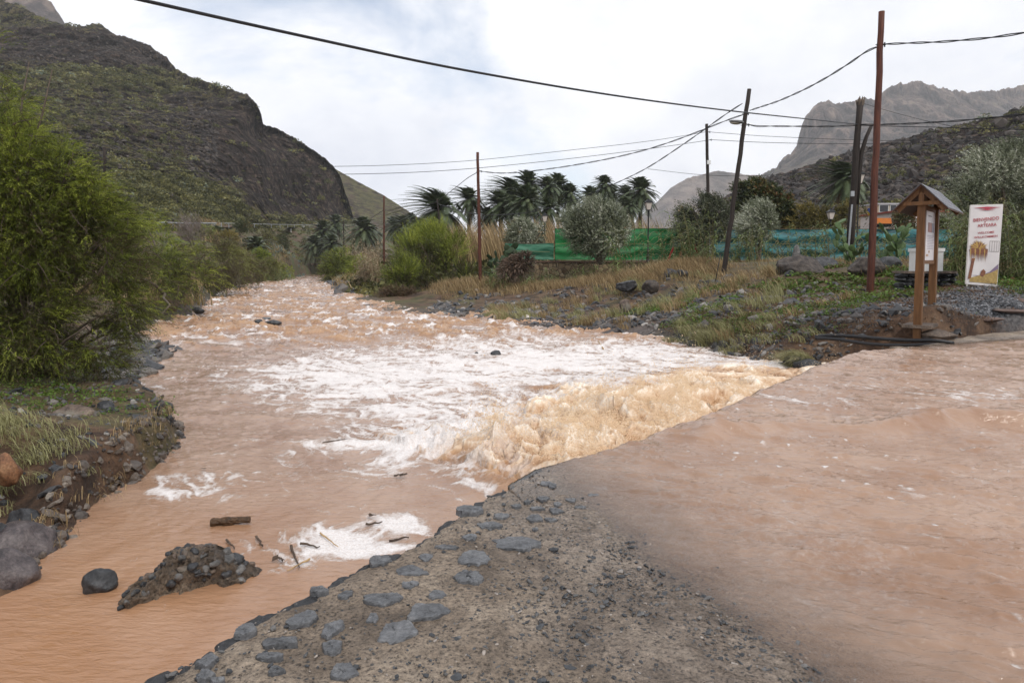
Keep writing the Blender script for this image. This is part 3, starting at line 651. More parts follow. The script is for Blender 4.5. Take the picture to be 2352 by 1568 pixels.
# ------------------------------------------------------------------ low shrubs and boulders on the slopes (far too many to count)
LEAFA = leafy('hill_shrub', [(0, (.035, .038, .016)), (.35, (.078, .080, .028)), (.65, (.145, .140, .045)), (.85, (.23, .21, .075)), (1, (.17, .21, .16))], trans=.15)
def clumps(name, P, r, mat, per=34, flat=.7, label=None, cat='shrubs'):
    n = len(P); k = per
    d = rng.normal(size=(n, k, 3)); d /= np.linalg.norm(d, axis=-1)[..., None]; d[..., 2] = np.abs(d[..., 2])*flat
    c = P[:, None, :]+d*r[:, None, None]*rng.uniform(.45, 1, (n, k, 1))
    a = rng.normal(size=(n, k, 3)); a /= np.linalg.norm(a, axis=-1)[..., None]; b_ = np.cross(a, rng.normal(size=(n, k, 3))); b_ /= np.linalg.norm(b_, axis=-1)[..., None]+1e-9
    s_ = r[:, None, None]*rng.uniform(.07, .20, (n, k, 1))
    V = np.stack([c-a*s_-b_*s_*.6, c+a*s_-b_*s_*.5, c+b_*s_], 2).reshape(-1, 3)
    F = np.arange(n*k*3).reshape(-1, 3); tb = rng.beta(2, 2.2, n)
    T = np.repeat(np.clip(tb[:, None]+rng.normal(0, .10, (n, k)), 0, 1).ravel(), 3)
    mb = MB(); mb.add(V, F, T); o = mb.build(name, mat, tone=True); tag(o, label, cat, kind='stuff'); return o
def sample_slope(PX, PY, P, G, m, wf):
    Rr = P[..., 1]; w_ = wf(PX, PY, P, G); w_ = np.clip(w_, 0, None).ravel(); w_ /= w_.sum()
    i = rng.choice(P.shape[0]*P.shape[1], m, p=w_); return P.reshape(-1, 3)[i], i

PL, _ = sample_slope(*LS[:4], 7500, lambda a, b_, p, g: np.clip(g-.38, .006, 1)*(1+1.2*(b_ > 400))*(b_ < 535))
clumps('hillside_shrubs', PL, np.clip(rng.gamma(3, .28, len(PL)), .3, 2.0)*np.clip(PL[:, 1]/170, .6, 1.5), LEAFA, 70, label='low olive green shrubs dotted over the steep left hillside')
PR, _ = sample_slope(*RS[:4], 1500, lambda a, b_, p, g: np.clip(g-.02, .01, 1)*(b_ < 575))
clumps('slope_shrubs', PR, np.clip(rng.gamma(3, .24, len(PR)), .3, 1.7), LEAFA, 60, label='low yellow green shrubs scattered over the stony right slope')
# ================================================================== ROCKS
def ico(sub):
    import bmesh
    bm = bmesh.new(); bmesh.ops.create_icosphere(bm, subdivisions=sub, radius=1); v = np.array([q.co[:] for q in bm.verts]); f = np.array([[a.index for a in q.verts] for q in bm.faces]); bm.free(); return v, f
ICO = {k: ico(k) for k in (1, 2, 3, 4, 5)}
def rotz(a): c, s = math.cos(a), math.sin(a); return np.array([[c, -s, 0], [s, c, 0], [0, 0, 1]])
def rock_shape(sub, seed, size, facets=9, rough=.06, smooth_=0.0):
    v, f = ICO[sub]; v = v.copy(); r = np.random.default_rng(seed)
    n = r.normal(size=(facets, 3)); n /= np.linalg.norm(n, axis=1)[:, None]; d = r.uniform(.62, .92, facets)
    for q, w_ in zip(n, d):                                     # cut flat faces
        s = v @ q; m = s > w_; v[m] -= ((s-w_)[m]*(1-smooth_))[:, None]*q
    v *= (1+rough*2.2*fbm3(v[:, 0]*1.3+seed, v[:, 1]*1.3, v[:, 2]*1.3, 3, seed)+rough*fbm3(v[:, 0]*5, v[:, 1]*5+seed, v[:, 2]*5, 4, seed+3))[:, None]
    return v*np.array(size)/2*1.12, f
def rock_mat(name, a, b_, c, rough=.55, lichen=None):
    m, nt, b = new_mat(name); n = tex_noise(nt, 7, 8, .68, .3); n2 = tex_noise(nt, 45, 5, .7); n3 = tex_noise(nt, 2.2, 4, .6)
    r = ramp(nt, n.outputs[0], [(.38, a), (.5, b_), (.64, c)]); g_ = ramp(nt, n2.outputs[0], [(.4, (.7, .7, .7)), (.65, (1.2, 1.2, 1.2))])
    cc = mixc(nt, 1.0, r.outputs[0], g_.outputs[0], 'MULTIPLY')
    if lichen:
        l = ramp(nt, n3.outputs[0], [(.5, (0, 0, 0)), (.62, (1, 1, 1))]); cc = mixc(nt, math_(nt, 'MULTIPLY', l.outputs[0], .7), cc, lichen)
    nt.links.new(cc, b.inputs['Base Color']); b.inputs['Roughness'].default_value = rough; b.inputs['Specular IOR Level'].default_value = .4
    bump(nt, b, math_(nt, 'ADD', n.outputs[0], math_(nt, 'MULTIPLY', n2.outputs[0], .6)), .7, .02); return m
RK_OCHRE2 = rock_mat('dark_brown_stone', (.022, .018, .016), (.055, .043, .036), (.11, .09, .075), .7)
RK_DARK = rock_mat('basalt', (.014, .014, .016), (.034, .035, .038), (.085, .086, .09), .5)
RK_GREY = rock_mat('grey_stone', (.05, .048, .046), (.11, .105, .10), (.19, .18, .17), .6)
RK_PURP = rock_mat('wet_boulder', (.035, .028, .030), (.085, .068, .068), (.15, .125, .12), .3)
RK_RUST = rock_mat('rust_stone', (.08, .035, .018), (.22, .10, .045), (.34, .19, .10), .6)
RK_OCHRE = rock_mat('brown_stone', (.05, .035, .028), (.12, .085, .065), (.20, .15, .115), .65, (.16, .15, .12))
RK_SLATE = rock_mat('slate', (.075, .077, .082), (.115, .118, .125), (.17, .172, .178), .32)
def rock(dx, dy, wpx, hpx, D, mat, label, group=None, seed=1, depth=.8, sub=4, name='boulder', sink=.18, rz=None, facets=9, rough=.06, cat='boulder', tilt=0):
    """boulder whose outline centre is at that place of the photo, at distance D"""
    p = at(dx, dy, D); w = wpx/FD*D; h = hpx/FD*D
    v, f = rock_shape(sub, seed, (w, w*depth, h*(1+sink)), facets, rough)
    rz = rng.uniform(0, .5) if rz is None else rz
    v = v @ rotz(rz*0).T
    if tilt: c, s = math.cos(tilt), math.sin(tilt); v = v @ np.array([[c, 0, -s], [0, 1, 0], [s, 0, c]]).T
    v[:, 2] -= sink*h/2
    mb = MB(); mb.add(v, f); o = mb.build(name, mat, smooth=False if sub < 3 else True); o.location = p
    return tag(o, label, cat, group)
# ---- left bank, close to the camera
def onr(dx, dy): return float(onriver(dx, dy)[1])
rock(15,1322,125,118, 4.5, RK_PURP, 'smooth purple grey boulder in the water, nearest of those below the left bank', seed=11, facets=5, rough=.03)
rock(42,1248,150,88, 4.98, RK_PURP, 'big rounded purple boulder at the foot of the cut bank, behind the nearest one', seed=12, facets=5, rough=.035, depth=.9)
rock(2,1238,55,68, 4.9, RK_DARK, 'small dark greenish boulder wedged against the big rounded purple boulder', seed=13)
rock(55,1198,72,66, 5.4, RK_DARK, 'angular black slaty boulder at the foot of the cut earth bank', seed=14, facets=14, tilt=.4)
rock(112,1200,52,52, 5.5, RK_DARK, 'dark squarish boulder leaning on the foot of the cut bank beside pebbles', seed=15, facets=12)
rock(128,1240,55,38, 5.2, RK_DARK, 'low wet black boulder at the waterline, rightmost of the bank foot boulders', seed=16, facets=12)
rock(205,1139,34,30, 6.35, RK_GREY, 'round grey stone sticking out low in the cut bank', seed=17, name='stone', cat='stone')
rock(160,1150,32,28, 6.1, RK_OCHRE, 'brownish stone bedded in the middle of the cut bank', seed=18, name='stone', cat='stone')
rock(232,1139,22,26, 6.45, RK_DARK, 'dark upright stone at the water foot of the cut bank', seed=19, name='stone', cat='stone')
rock(383,970,30,34, 8.4, RK_DARK, 'black angular rock jutting out at the tip of the left bank', seed=20, facets=14, name='stone', cat='stone')
rock(352,1009,38,42, 7.9, RK_OCHRE, 'reddish brown cobble set in the bank face below its tip', seed=21, name='stone', cat='stone')
rock(385,1005,26,32, 8.25, RK_DARK, 'dark cobble at the waterline under the tip of the left bank', seed=22, name='stone', cat='stone')
rock(18,1073,58,58, 5.6, RK_RUST, 'rust orange boulder on the grassy left bank at the picture edge', seed=23, facets=7)
rock(163,950,100,38, 7.6, RK_OCHRE, 'long flat grey brown boulder lying on the weedy top of the left bank', seed=24, facets=8, depth=.6)
rock(40,935,45,26, 8.0, RK_OCHRE, 'brown stone among green weeds left of the long flat boulder', seed=25, name='stone', cat='stone')
rock(243,933,38,28, 8.1, RK_DARK, 'dark round stone right of the long flat boulder', seed=26, name='stone', cat='stone')
rock(303,938,30,20, 8.4, RK_DARK, 'small blue grey stone near the tip of the left bank', seed=27, name='stone', cat='stone')
rock(232,1012,22,14, 6.9, RK_DARK, 'small dark stone lying on bare earth beside the pale grass', seed=28, name='stone', cat='stone')
rock(310,845,52,16, 13.8, RK_SLATE, 'flat dark slab at the end of the gravel spit on the left', seed=29, name='stone', cat='stone')
rock(348,818,46,14, 15.6, RK_SLATE, 'wet slate slab on the gravel spit beside the big feathery bush', seed=30, name='stone', cat='stone')
# ---- rocks out in the river
rock(628,741,34,13, onr(628,744), RK_DARK, 'dark hump of rock in the rapids left of a clump of brown twigs', seed=31, facets=7)
rock(594,738,22,9, onr(594,741), RK_DARK, 'small flat rock in the rapids, left of the dark hump', seed=32, name='stone', cat='stone')
rock(612,731,18,6, onr(612,734), RK_SLATE, 'tiny wet stone breaking the rapids behind the dark hump', seed=33, name='stone', cat='stone')
rock(1138,812,22,15, onr(1138,818), RK_DARK, 'round black rock poking from the white foam in mid river', seed=34, facets=6)
rock(1094,811,9,6, onr(1094,813), RK_DARK, 'tiny black stone left of the round rock in the foam', seed=35, name='stone', cat='stone')
# ---- right bank boulders
rock(1845,616,124,48, 24, RK_OCHRE2, 'big humped brown boulder on the right bank with a stone standing on top', seed=41, facets=8, depth=.7, tilt=-.12, sub=5)
rock(1885,610,72,40, 25, RK_DARK, 'dark overhanging slab joined behind the big humped boulder', seed=42, facets=12)
rock(1829,580,16,34, 24.2, RK_GREY, 'upright grey stone balanced on the big humped boulder', seed=43, name='stone', cat='stone', facets=12, sub=3)
rock(1812,628,22,14, 23, RK_DARK, 'small dark rock at the foot of the big humped boulder', seed=44, name='stone', cat='stone')
rock(1990,612,74,38, 22.5, RK_OCHRE2, 'brown boulder partly hidden behind the red brown utility pole', seed=45, facets=9, sub=5)
rock(2040,608,55,34, 23.5, RK_DARK, 'dark flat boulder right of the red brown utility pole', seed=46)
rock(1493,657,36,26, 28.5, RK_OCHRE2, 'dark rounded boulder in the dry grass of the right bank', seed=47, facets=7)
rock(1437,704,28,30, 24.5, RK_OCHRE, 'upright pinkish brown boulder low on the right bank', seed=48, facets=9)
rock(1440,654,52,22, 29.5, RK_DARK, 'layered dark outcrop in dry grass, left of the rounded boulder', seed=49, facets=16, sub=5)
rock(1545,630,44,30, 30.5, RK_DARK, 'jagged dark rock at the top of the dry grass mound', seed=50, facets=16)
rock(1565,632,34,26, 30.3, RK_DARK, 'broken dark rock right of the jagged one on the grass mound', seed=51, facets=16)
rock(1645,655,62,26, 26, RK_DARK, 'long dark rock at the foot of the leaning lamp pole', seed=52, facets=12)
rock(1685,640,50,20, 28, RK_DARK, 'flat black slab right of the foot of the leaning pole', seed=53, facets=12)
rock(1708,645,34,16, 27.5, RK_SLATE, 'flat bluish slab beside the black slab near the leaning pole', seed=54, facets=12)
rock(1945,748,34,23, 15.6, RK_OCHRE, 'round reddish cobble on bare earth above the black pipes', seed=55, facets=4, rough=.03)
rock(1854,835,58,26, 14.0, RK_DARK, 'angular black rock at the water edge below the black pipes', seed=56, facets=14)
rock(1822,827,40,20, 14.3, RK_GREY, 'grey rock left of the angular black rock at the water edge', seed=57)
rock(1750,812,20,14, 16.0, RK_GREY, 'small pale stone on the earthy shore left of the dark rocks', seed=58, name='stone', cat='stone')
rock(982,691,24,15, 42, RK_DARK, 'dark round boulder on the gravel shore right of the bushes', seed=59, facets=6)
rock(1563,776,34,22, 18.6, RK_DARK, 'dark wet boulder on the stony right shore', seed=60)
rock(1600,790,44,18, 17.6, RK_DARK, 'flat black slab at the right waterline', seed=61)
rock(1340,752,24,16, 24.5, RK_DARK, 'grey blue rock at the waterline under dry tufts', seed=62)
rock(1520,752,30,18, 21, RK_SLATE, 'blue grey rock on the shore above the wet boulder', seed=63)
rock(1290,742,22,12, 27, RK_DARK, 'low black rock at the waterline left of the grey blue one', seed=64)
rock(455,712,26,14, 29, RK_DARK, 'dark stone at the corner of the far left earth bank', seed=65, name='stone', cat='stone')
rock(548,660,16,7, 62, RK_SLATE, 'flat stone at the far waterline below the far left bank', seed=66, name='stone', cat='stone')

# ---- loose stones: shores, bank face, gravel patch (beyond counting)
def pebbles(name, P, r, mat, label, sub=1, flat=.7, cat='gravel', parent=None):
    v, f = ICO[sub]; n = len(P)
    sc = rng.uniform(.55, 1.35, (n, 1, 3))*np.array([1, 1, flat]); V = v[None]*(1+rng.uniform(-.22, .22, (n, len(v), 1)))*sc*r[:, None, None]
    a = rng.uniform(0, 6.28, n); c, s = np.cos(a)[:, None], np.sin(a)[:, None]; ti = rng.normal(0, .35, n)[:, None]
    x = V[..., 0]*c-V[..., 1]*s; y = V[..., 0]*s+V[..., 1]*c; V[..., 0] = x; V[..., 1] = y; V[..., 2] += ti*V[..., 0]
    V += P[:, None, :]; F = (f[None]+np.arange(n)[:, None, None]*len(v)).reshape(-1, 3)
    mb = MB(); mb.add(V.reshape(-1, 3), F, np.repeat(rng.uniform(0, 1, n), len(v))); o = mb.build(name, mat, parent, tone=True)
    if label: tag(o, label, cat)
    o['kind'] = 'stuff'; return o
def stone_mix(name, stops, rough=.5):
    m, nt, b = new_mat(name); r = ramp(nt, attr(nt, 'tone'), stops); n = tex_noise(nt, 30, 4, .7); g_ = ramp(nt, n.outputs[0], [(.35, (.65, .65, .65)), (.65, (1.25, 1.25, 1.25))])
    nt.links.new(mixc(nt, 1.0, r.outputs[0], g_.outputs[0], 'MULTIPLY'), b.inputs['Base Color']); b.inputs['Roughness'].default_value = rough; bump(nt, b, n.outputs[0], .5, .01); return m
ST_MIX = stone_mix('shore_stones', [(0, (.022, .023, .026)), (.45, (.055, .056, .060)), (.7, (.09, .075, .065)), (.88, (.14, .125, .11)), (1, (.30, .28, .26))])
def scatter(n, xr, yr, wf, seed=0):
    """points on the ground, weight wf(X, Y, sd)"""
    X = rng.uniform(*xr, n*6); Y = rng.uniform(*yr, n*6); sd = river_sd(X, Y); w = wf(X, Y, sd)
    keep = rng.uniform(0, 1, len(X)) < w; X, Y = X[keep][:n], Y[keep][:n]
    return np.stack([X, Y, ground_z(X, Y)], -1)
P = scatter(8500, (-10, 9), (13, 50), lambda X, Y, sd: (X > -9)*(X*1.0 > -12+0*Y)*(sd > -.15)*np.exp(-np.clip(sd, 0, 9)/3.0)*((X > -4)|(Y < 30))*sstep(fbm2(X*.8, Y*.8, 3, 201), -.5, .3))
P = P[(P[:, 0] > -P[:, 1]*.12)]
pebbles('shore_stones', P, np.minimum(rng.gamma(1.6, .042, len(P))*np.clip(P[:, 1]/20, .7, 1.8), .2), ST_MIX, 'dark loose stones covering the lower right river bank')
P = scatter(2500, (-30, 0), (48, 95), lambda X, Y, sd: (sd > -.2)*np.exp(-np.clip(sd, 0, 9)/1.5)*(X > -Y*.35))
pebbles('shore_stones', P, rng.gamma(1.8, .09, len(P)), ST_MIX, 'dark stones along the far right waterline')
P = scatter(1500, (-9.5, -5.0), (12, 19.5), lambda X, Y, sd: (sd > -.3)*np.exp(-np.clip(sd, 0, 9)/1.2))
pebbles('gravel_spit', P, rng.gamma(2.0, .035, len(P)), ST_MIX, 'wet dark gravel spit under the big feathery bush')
P = scatter(2600, (4, 11), (12.8, 22), lambda X, Y, sd: (sd > -.05)*.5*(seg_dist(X, Y, EDGE)[0] > .1))
pebbles('bank_stones', P, rng.gamma(1.6, .022, len(P)), ST_MIX, 'small grey stones strewn over bare brown earth of the right bank')
P = scatter(6500, (8.5, 17), (13.9, 17.0), lambda X, Y, sd: sstep(np.hypot((X-13), (Y-15.7)*1.7), 4.4, 2.8)*(seg_dist(X, Y, EDGE)[0] > .3))
P[:, 2] += .01
pebbles('gravel_patch', P, rng.uniform(.014, .045, len(P)), stone_mix('grey_gravel', [(0, (.03, .032, .036)), (.5, (.075, .078, .085)), (1, (.2, .2, .21))]), 'dark grey gravel patch beside the kiosk and the concrete road')
P = scatter(800, (-5.2, -3.2), (4.6, 9.3), lambda X, Y, sd: (sd > -.08)*(sd < .22)*1.0); P[:, 2] += rng.uniform(-.02, .02, len(P))
pebbles('bank_cobbles', P, rng.gamma(1.5, .010, len(P))+.006, stone_mix('bank_cobble_mix', [(0, (.025, .022, .022)), (.5, (.07, .055, .045)), (.85, (.12, .095, .075)), (1, (.2, .17, .14))]), 'cobbles and pebbles sticking out of the eroded left bank', sub=2, flat=.8)
P = scatter(500, (-6.5, -3.6), (5.0, 10), lambda X, Y, sd: (sd > .2)*(sd < 2)*.5)
pebbles('ground_pebbles', P, rng.gamma(1.8, .012, len(P))+.005, ST_MIX, 'pebbles on the top of the left bank')

SLR = stone_mix('slope_rock_mix', [(0, (.012, .010, .010)), (.5, (.035, .027, .024)), (.85, (.065, .052, .044)), (1, (.10, .082, .070))], .8)
P, _ = sample_slope(*RS[:4], 9000, lambda a, b_, p, g: np.clip(.5-g, .02, 1)*(b_ < 585))
pebbles('slope_rocks', P, rng.gamma(2.0, .16, len(P)), SLR, 'dark lava rocks strewn over the right slope', flat=.8)
P, _ = sample_slope(*LS[:4], 7000, lambda a, b_, p, g: np.clip(.62-g, .04, 1)*(b_ < 540)*(1-.93*((a > 500)*(b_ > 235))))
pebbles('slope_rocks', P, np.minimum(rng.gamma(1.8, .16, len(P)), .55), SLR, 'dark rocks strewn over the left mountainside', flat=.8)
# ---- stones let into the ford, and pebbles of its concrete
def ford_stone(dx, dy, wpx, hpx, seed, notch=False, lift=0.012, ang=None):
    r = np.random.default_rng(seed)
    z0 = .05
    for _ in range(4):
        p = onz(dx, dy, z0); z0 = float(ford_z(np.array([p[0]]), np.array([p[1]]))[0])
    w = wpx/FD*p[1]; h = hpx/FD*p[1]/max(.12, (CAM_H-z0)/np.hypot(p[0], p[1]))*1.0; h = min(h, w*1.25)
    n = 30; th = np.linspace(0, 2*math.pi, n, endpoint=False); k = int(r.integers(5, 8))
    va = (np.arange(k)+r.uniform(-.32, .32, k))*2*math.pi/k; vr_ = r.uniform(.68, 1.15, k)
    vx = np.append(np.cos(va)*vr_, np.cos(va[0])*vr_[0]); vy = np.append(np.sin(va)*vr_, np.sin(va[0])*vr_[0])
    rad = np.ones(n)
    for i in range(n):
        cx, cy = math.cos(th[i]), math.sin(th[i]); best = 9
        for j in range(k):
            ax, ay, bx_, by_ = vx[j], vy[j], vx[j+1], vy[j+1]; den = cx*(by_-ay)-cy*(bx_-ax)
            if abs(den) < 1e-6: continue
            tq = (ax*(by_-ay)-ay*(bx_-ax))/den; uq = (ax*cy-ay*cx)/den
            if tq > 0 and -.001 <= uq <= 1.001: best = min(best, tq)
        rad[i] = best if best < 9 else 1
    rad = rad*(1+.045*r.normal(size=n))
    if notch: rad = rad*(1-.62*np.exp(-((th-math.pi*.42)/.42)**2))
    X = np.cos(th)*rad*w/2; Y = np.sin(th)*rad*h/2
    V = []; F = []
    rings = [(1.03, -.03), (1.0, 0.0), (.975, .8), (.9, 1.0), (.5, 1.03), (.2, 1.0)]
    for s, zz in rings:
        j = 1+r.uniform(-.03, .03, n) if s > .9 else np.ones(n)
        V += [(x*s*q, y*s*q, (zz*lift if zz > 0 else zz) + .18*lift*r.normal()) for x, y, q in zip(X, Y, j)]
    m = len(rings)
    for a in range(m-1):
        for b_ in range(n): c_ = (b_+1) % n; F.append((a*n+b_, a*n+c_, (a+1)*n+c_, (a+1)*n+b_))
    V.append((0, 0, lift)); F += [((m-1)*n+b_, (m-1)*n+(b_+1) % n, m*n) for b_ in range(n)]
    V = np.array(V); tl = r.normal(0, .03, 2); V[:, 2] += tl[0]*V[:, 0]+tl[1]*V[:, 1]
    if ang is not None: V = V @ rotz(ang).T
    mb = MB(); mb.add(V+np.array([p[0], p[1], z0+.004]), F); return mb.build('embedded_stone', RK_SLATE, ford, smooth=False)
FS = [(1440,163,28,8),(1375,178,15,7),(1502,188,20,9),(1495,215,30,12),(1418,205,32,5),(1268,238,30,10),(1405,246,38,14),(1470,253,28,8),(1218,277,62,15),(1135,326,35,12),(1408,294,16,7),(1328,354,88,28),(1040,372,52,9),(1148,412,78,32),(948,413,32,16),(888,470,70,22),(885,530,42,16),(610,568,38,16),(775,587,82,24),(998,570,50,16),(960,640,100,42),(727,665,34,26),(440,668,72,32),(556,714,56,36),(818,730,94,48),(548,790,42,26),(330,770,82,18),(290,830,70,14),(595,895,90,36),(320,890,45,14),(505,550,45,14),(750,430,46,26),(1130,210,60,16),(190,722,56,22),(1560,170,25,7),(1600,200,30,7),(1650,150,34,6),(1480,110,24,8),(30,845,40,26),(20,905,40,22),(75,928,30,12),(1455,100,30,7),(1330,195,22,6)]
for k, (zx, zy, hw, hh) in enumerate(FS):
    ford_stone((zx/1.68+500)/1.0884, (zy/1.68+1150)/1.0884, 2*hw/1.68/1.0884*1.1, 2*hh/1.68/1.0884*1.25, 500+k, lift=.010 if hw > 40 else .007)
ford_stone((1125/1.68+500)/1.0884, (500/1.68+1150)/1.0884, 90, 50, 577, notch=True, lift=.02)
# dark stones that jut out along the broken rim
al = 0; rimi = np.flatnonzero((Es[:, 1] > 2.2) & (Es[:, 1] < 5.6)); 
for k, i in enumerate(rimi[::max(1, len(rimi)//46)]):
    e = Es[i]; r_ = rng.uniform(.018, .06)*(1 if k % 4 else 1.5); v, f = rock_shape(3, 700+k, (r_*2.2, r_*1.5, r_*1.1), 16, .07)
    v = v @ rotz(math.atan2(.82, .55)+rng.normal(0, .3)).T; mb = MB(); mb.add(v, f); o = mb.build('rim_stone', RK_DARK, ford, smooth=True)
    o.location = (e[0]+.02*UV[0]+rng.normal(0, .015), e[1]+.02*UV[1], float(ford_z(e[:1], e[1:2])[0])-.035-rng.uniform(0, .02))
n_ = 26000; X = rng.uniform(-2.2, 3, n_); Y = rng.uniform(1.6, 5.4, n_); q, _ = seg_dist(X, Y, EDGE); dp = ford_depth(X, Y)
dn = np.clip(.25+.75*sstep(q, -.5, -1.2)+.3*fbm2(X*2, Y*2, 3, 210), 0, 1); k = (q < -.03)&(dp < .02)&(rng.uniform(0, 1, n_) < dn)
P = np.stack([X[k], Y[k], ford_z(X[k], Y[k])+.002], -1)
pebbles('concrete_pebbles', P, rng.gamma(2.2, .0022, len(P))+.002, stone_mix('pebble_mix', [(0, (.02, .022, .025)), (.55, (.05, .053, .058)), (.9, (.12, .115, .11)), (1, (.35, .3, .26))], .45), None, sub=1, flat=.55, parent=ford)

# ---- heap of rubble in the calm water
p0 = onriver(395, 1335); Dh = float(p0[1])
def hp(dx, dy): return at(dx, dy, Dh)
RUB = empty('rubble_heap', (float(p0[0]), Dh, float(p0[2])), 'heap of broken concrete and dark cobbles standing in the calm brown water', 'rubble')
bx = np.array([(270,1388,1372),(300,1392,1340),(335,1380,1310),(360,1372,1275),(395,1362,1256),(430,1355,1262),(470,1348,1262),(510,1342,1284),(545,1338,1306),(590,1324,1322)], float)
nb, ns = 90, 40; u_ = np.linspace(0, 1, nb); xx = np.interp(u_, np.linspace(0, 1, len(bx)), bx[:, 0]); yb_ = np.interp(xx, bx[:, 0], bx[:, 1]); yt_ = np.interp(xx, bx[:, 0], bx[:, 2])
base = onriver(xx, yb_); hgt = (yb_-yt_)/FD*base[:, 1]*.68
ph = np.linspace(0, math.pi, ns); Pm = np.zeros((ns, nb, 3)); dep_ = .10+.5*hgt
for a, p_ in enumerate(ph):
    Pm[a, :, 0] = base[:, 0]; Pm[a, :, 1] = base[:, 1]+dep_*(1-math.cos(p_)); Pm[a, :, 2] = base[:, 2]-.06+(hgt+.06)*math.sin(p_)**.75
nn_ = fbm3(Pm[..., 0]*9, Pm[..., 1]*9, Pm[..., 2]*9, 4, 220, .6, ridge=True); Pm[..., 2] += .07*fbm2(Pm[..., 0]*5, Pm[..., 0]*0+3, 3, 222)[None][0]*sstep(hgt, .03, .15)[None]+.05*nn_*sstep(hgt, 0, .1)[None]; Pm[..., 1] -= .07*nn_; Pm[..., 0] += .03*fbm3(Pm[..., 0]*9+9, Pm[..., 1]*9, Pm[..., 2]*9, 3, 221)
RC_ = concrete_mat('rubble_concrete', ((.05, .036, .026), (.15, .11, .078), (.28, .215, .155)), False)
core = grid_mesh('concrete_lump', Pm-np.array(RUB.location), RC_, parent=RUB)
for k in range(85):
    a = rng.integers(4, 26); b_ = rng.integers(4, nb-8); q = Pm[a, b_]-np.array(RUB.location); r_ = rng.uniform(.014, .045)*(1.7 if k % 9 == 0 else 1)*(.5+.5*min(1, hgt[b_]/.2)); q = q-np.array([0, -.25, .35])*r_
    v, f = rock_shape(3, 800+k, (r_*2.4, r_*1.7, r_*1.6), 18, .09); mb = MB(); mb.add(v @ rotz(rng.uniform(0, 6)).T+q, f)
    mb.build('cobble', [RK_DARK, RK_DARK, RK_GREY, RK_OCHRE][k % 4], RUB, smooth=True)
rock(228,1333,72,50, onr(228, 1352), RK_DARK, 'dark boulder standing in the calm water just left of the rubble heap', seed=71, facets=9)
# straw and twigs
def sticks(name, P, L_, r, mat, dirs, parent=None, seg=4, n=4, bend=.15):
    mb = MB()
    for p, l, d in zip(P, L_, dirs):
        d = np.array(d)/np.linalg.norm(d); t = np.linspace(0, 1, seg)[:, None]; w_ = rng.normal(0, bend*l, (seg, 3))*t; w_[:, 2] *= .5
        mb.add(*tube_vf(np.array(p)+d*l*t+w_, r*(1-.5*t[:, 0]), n))
    return mb.build(name, mat, parent)
def tube_vf(pts, r, n=4):
    m = MB(); m.tube(pts, r, n); return m.v[0], m.f
STRAW = simple('straw', (.50, .34, .17), (.24, .15, .07), 12, .7); TWIG = simple('twig', (.10, .07, .05), (.045, .03, .022), 12, .8); BARK = simple('bark', (.07, .052, .042), (.03, .022, .018), 10, .9, .6, .02)

c0 = onriver(290, 1318)
P = [(c0[0]+rng.normal(0, .10), c0[1]+rng.normal(.05, .06), c0[2]+rng.uniform(.02, .16)) for _ in range(90)]
tag(sticks('straw_clump', P, rng.uniform(.08, .3, 90), .0035, STRAW, rng.normal(size=(90, 3))*np.array([1, .6, .35])), 'tangle of orange straw caught between the dark boulder and the rubble heap', 'straw')
# drifting log
q0 = onriver(530, 1205); LOG = empty('drift_log', tuple(map(float, q0)), 'short rotten brown log drifting in the calm water above the rubble heap', 'log')
t = np.linspace(0, 1, 14)[:, None]; Lg = 88/FD*q0[1]
pts = (t-.5)*np.array([Lg, .03, .01]); mb = MB(); mb.tube(pts+np.array([0, 0, .035]), .027*(1+.5*fbm2(t[:, 0]*6, t[:, 0]*0, 3, 5)), 14, wob=.18); mb.build('log_trunk', simple('rotten_wood', (.11, .06, .03), (.03, .018, .010), 20, .6, .8, .02), LOG)
sticks('broken_branch', [(-.12, .02, .03), (.06, .03, .04), (.12, 0, .02), (-.05, -.04, .03), (-.14, 0, .03), (.02, 0, .05), (.1, -.02, .02), (-.1, -.03, .02), (.14, 0, .03), (0, -.03, .02)], [.14, .2, .12, .16, .12, .16, .14, .14, .12, .16], .007, TWIG, [(-.8, .5, .3), (.5, .6, .4), (1, -.2, .1), (-.2, -1, .2), (-1, -.2, .2), (.3, -.5, .3), (.6, -.5, -.15), (-.4, -.8, -.1), (1, .2, .3), (.2, -.9, 0)], LOG)
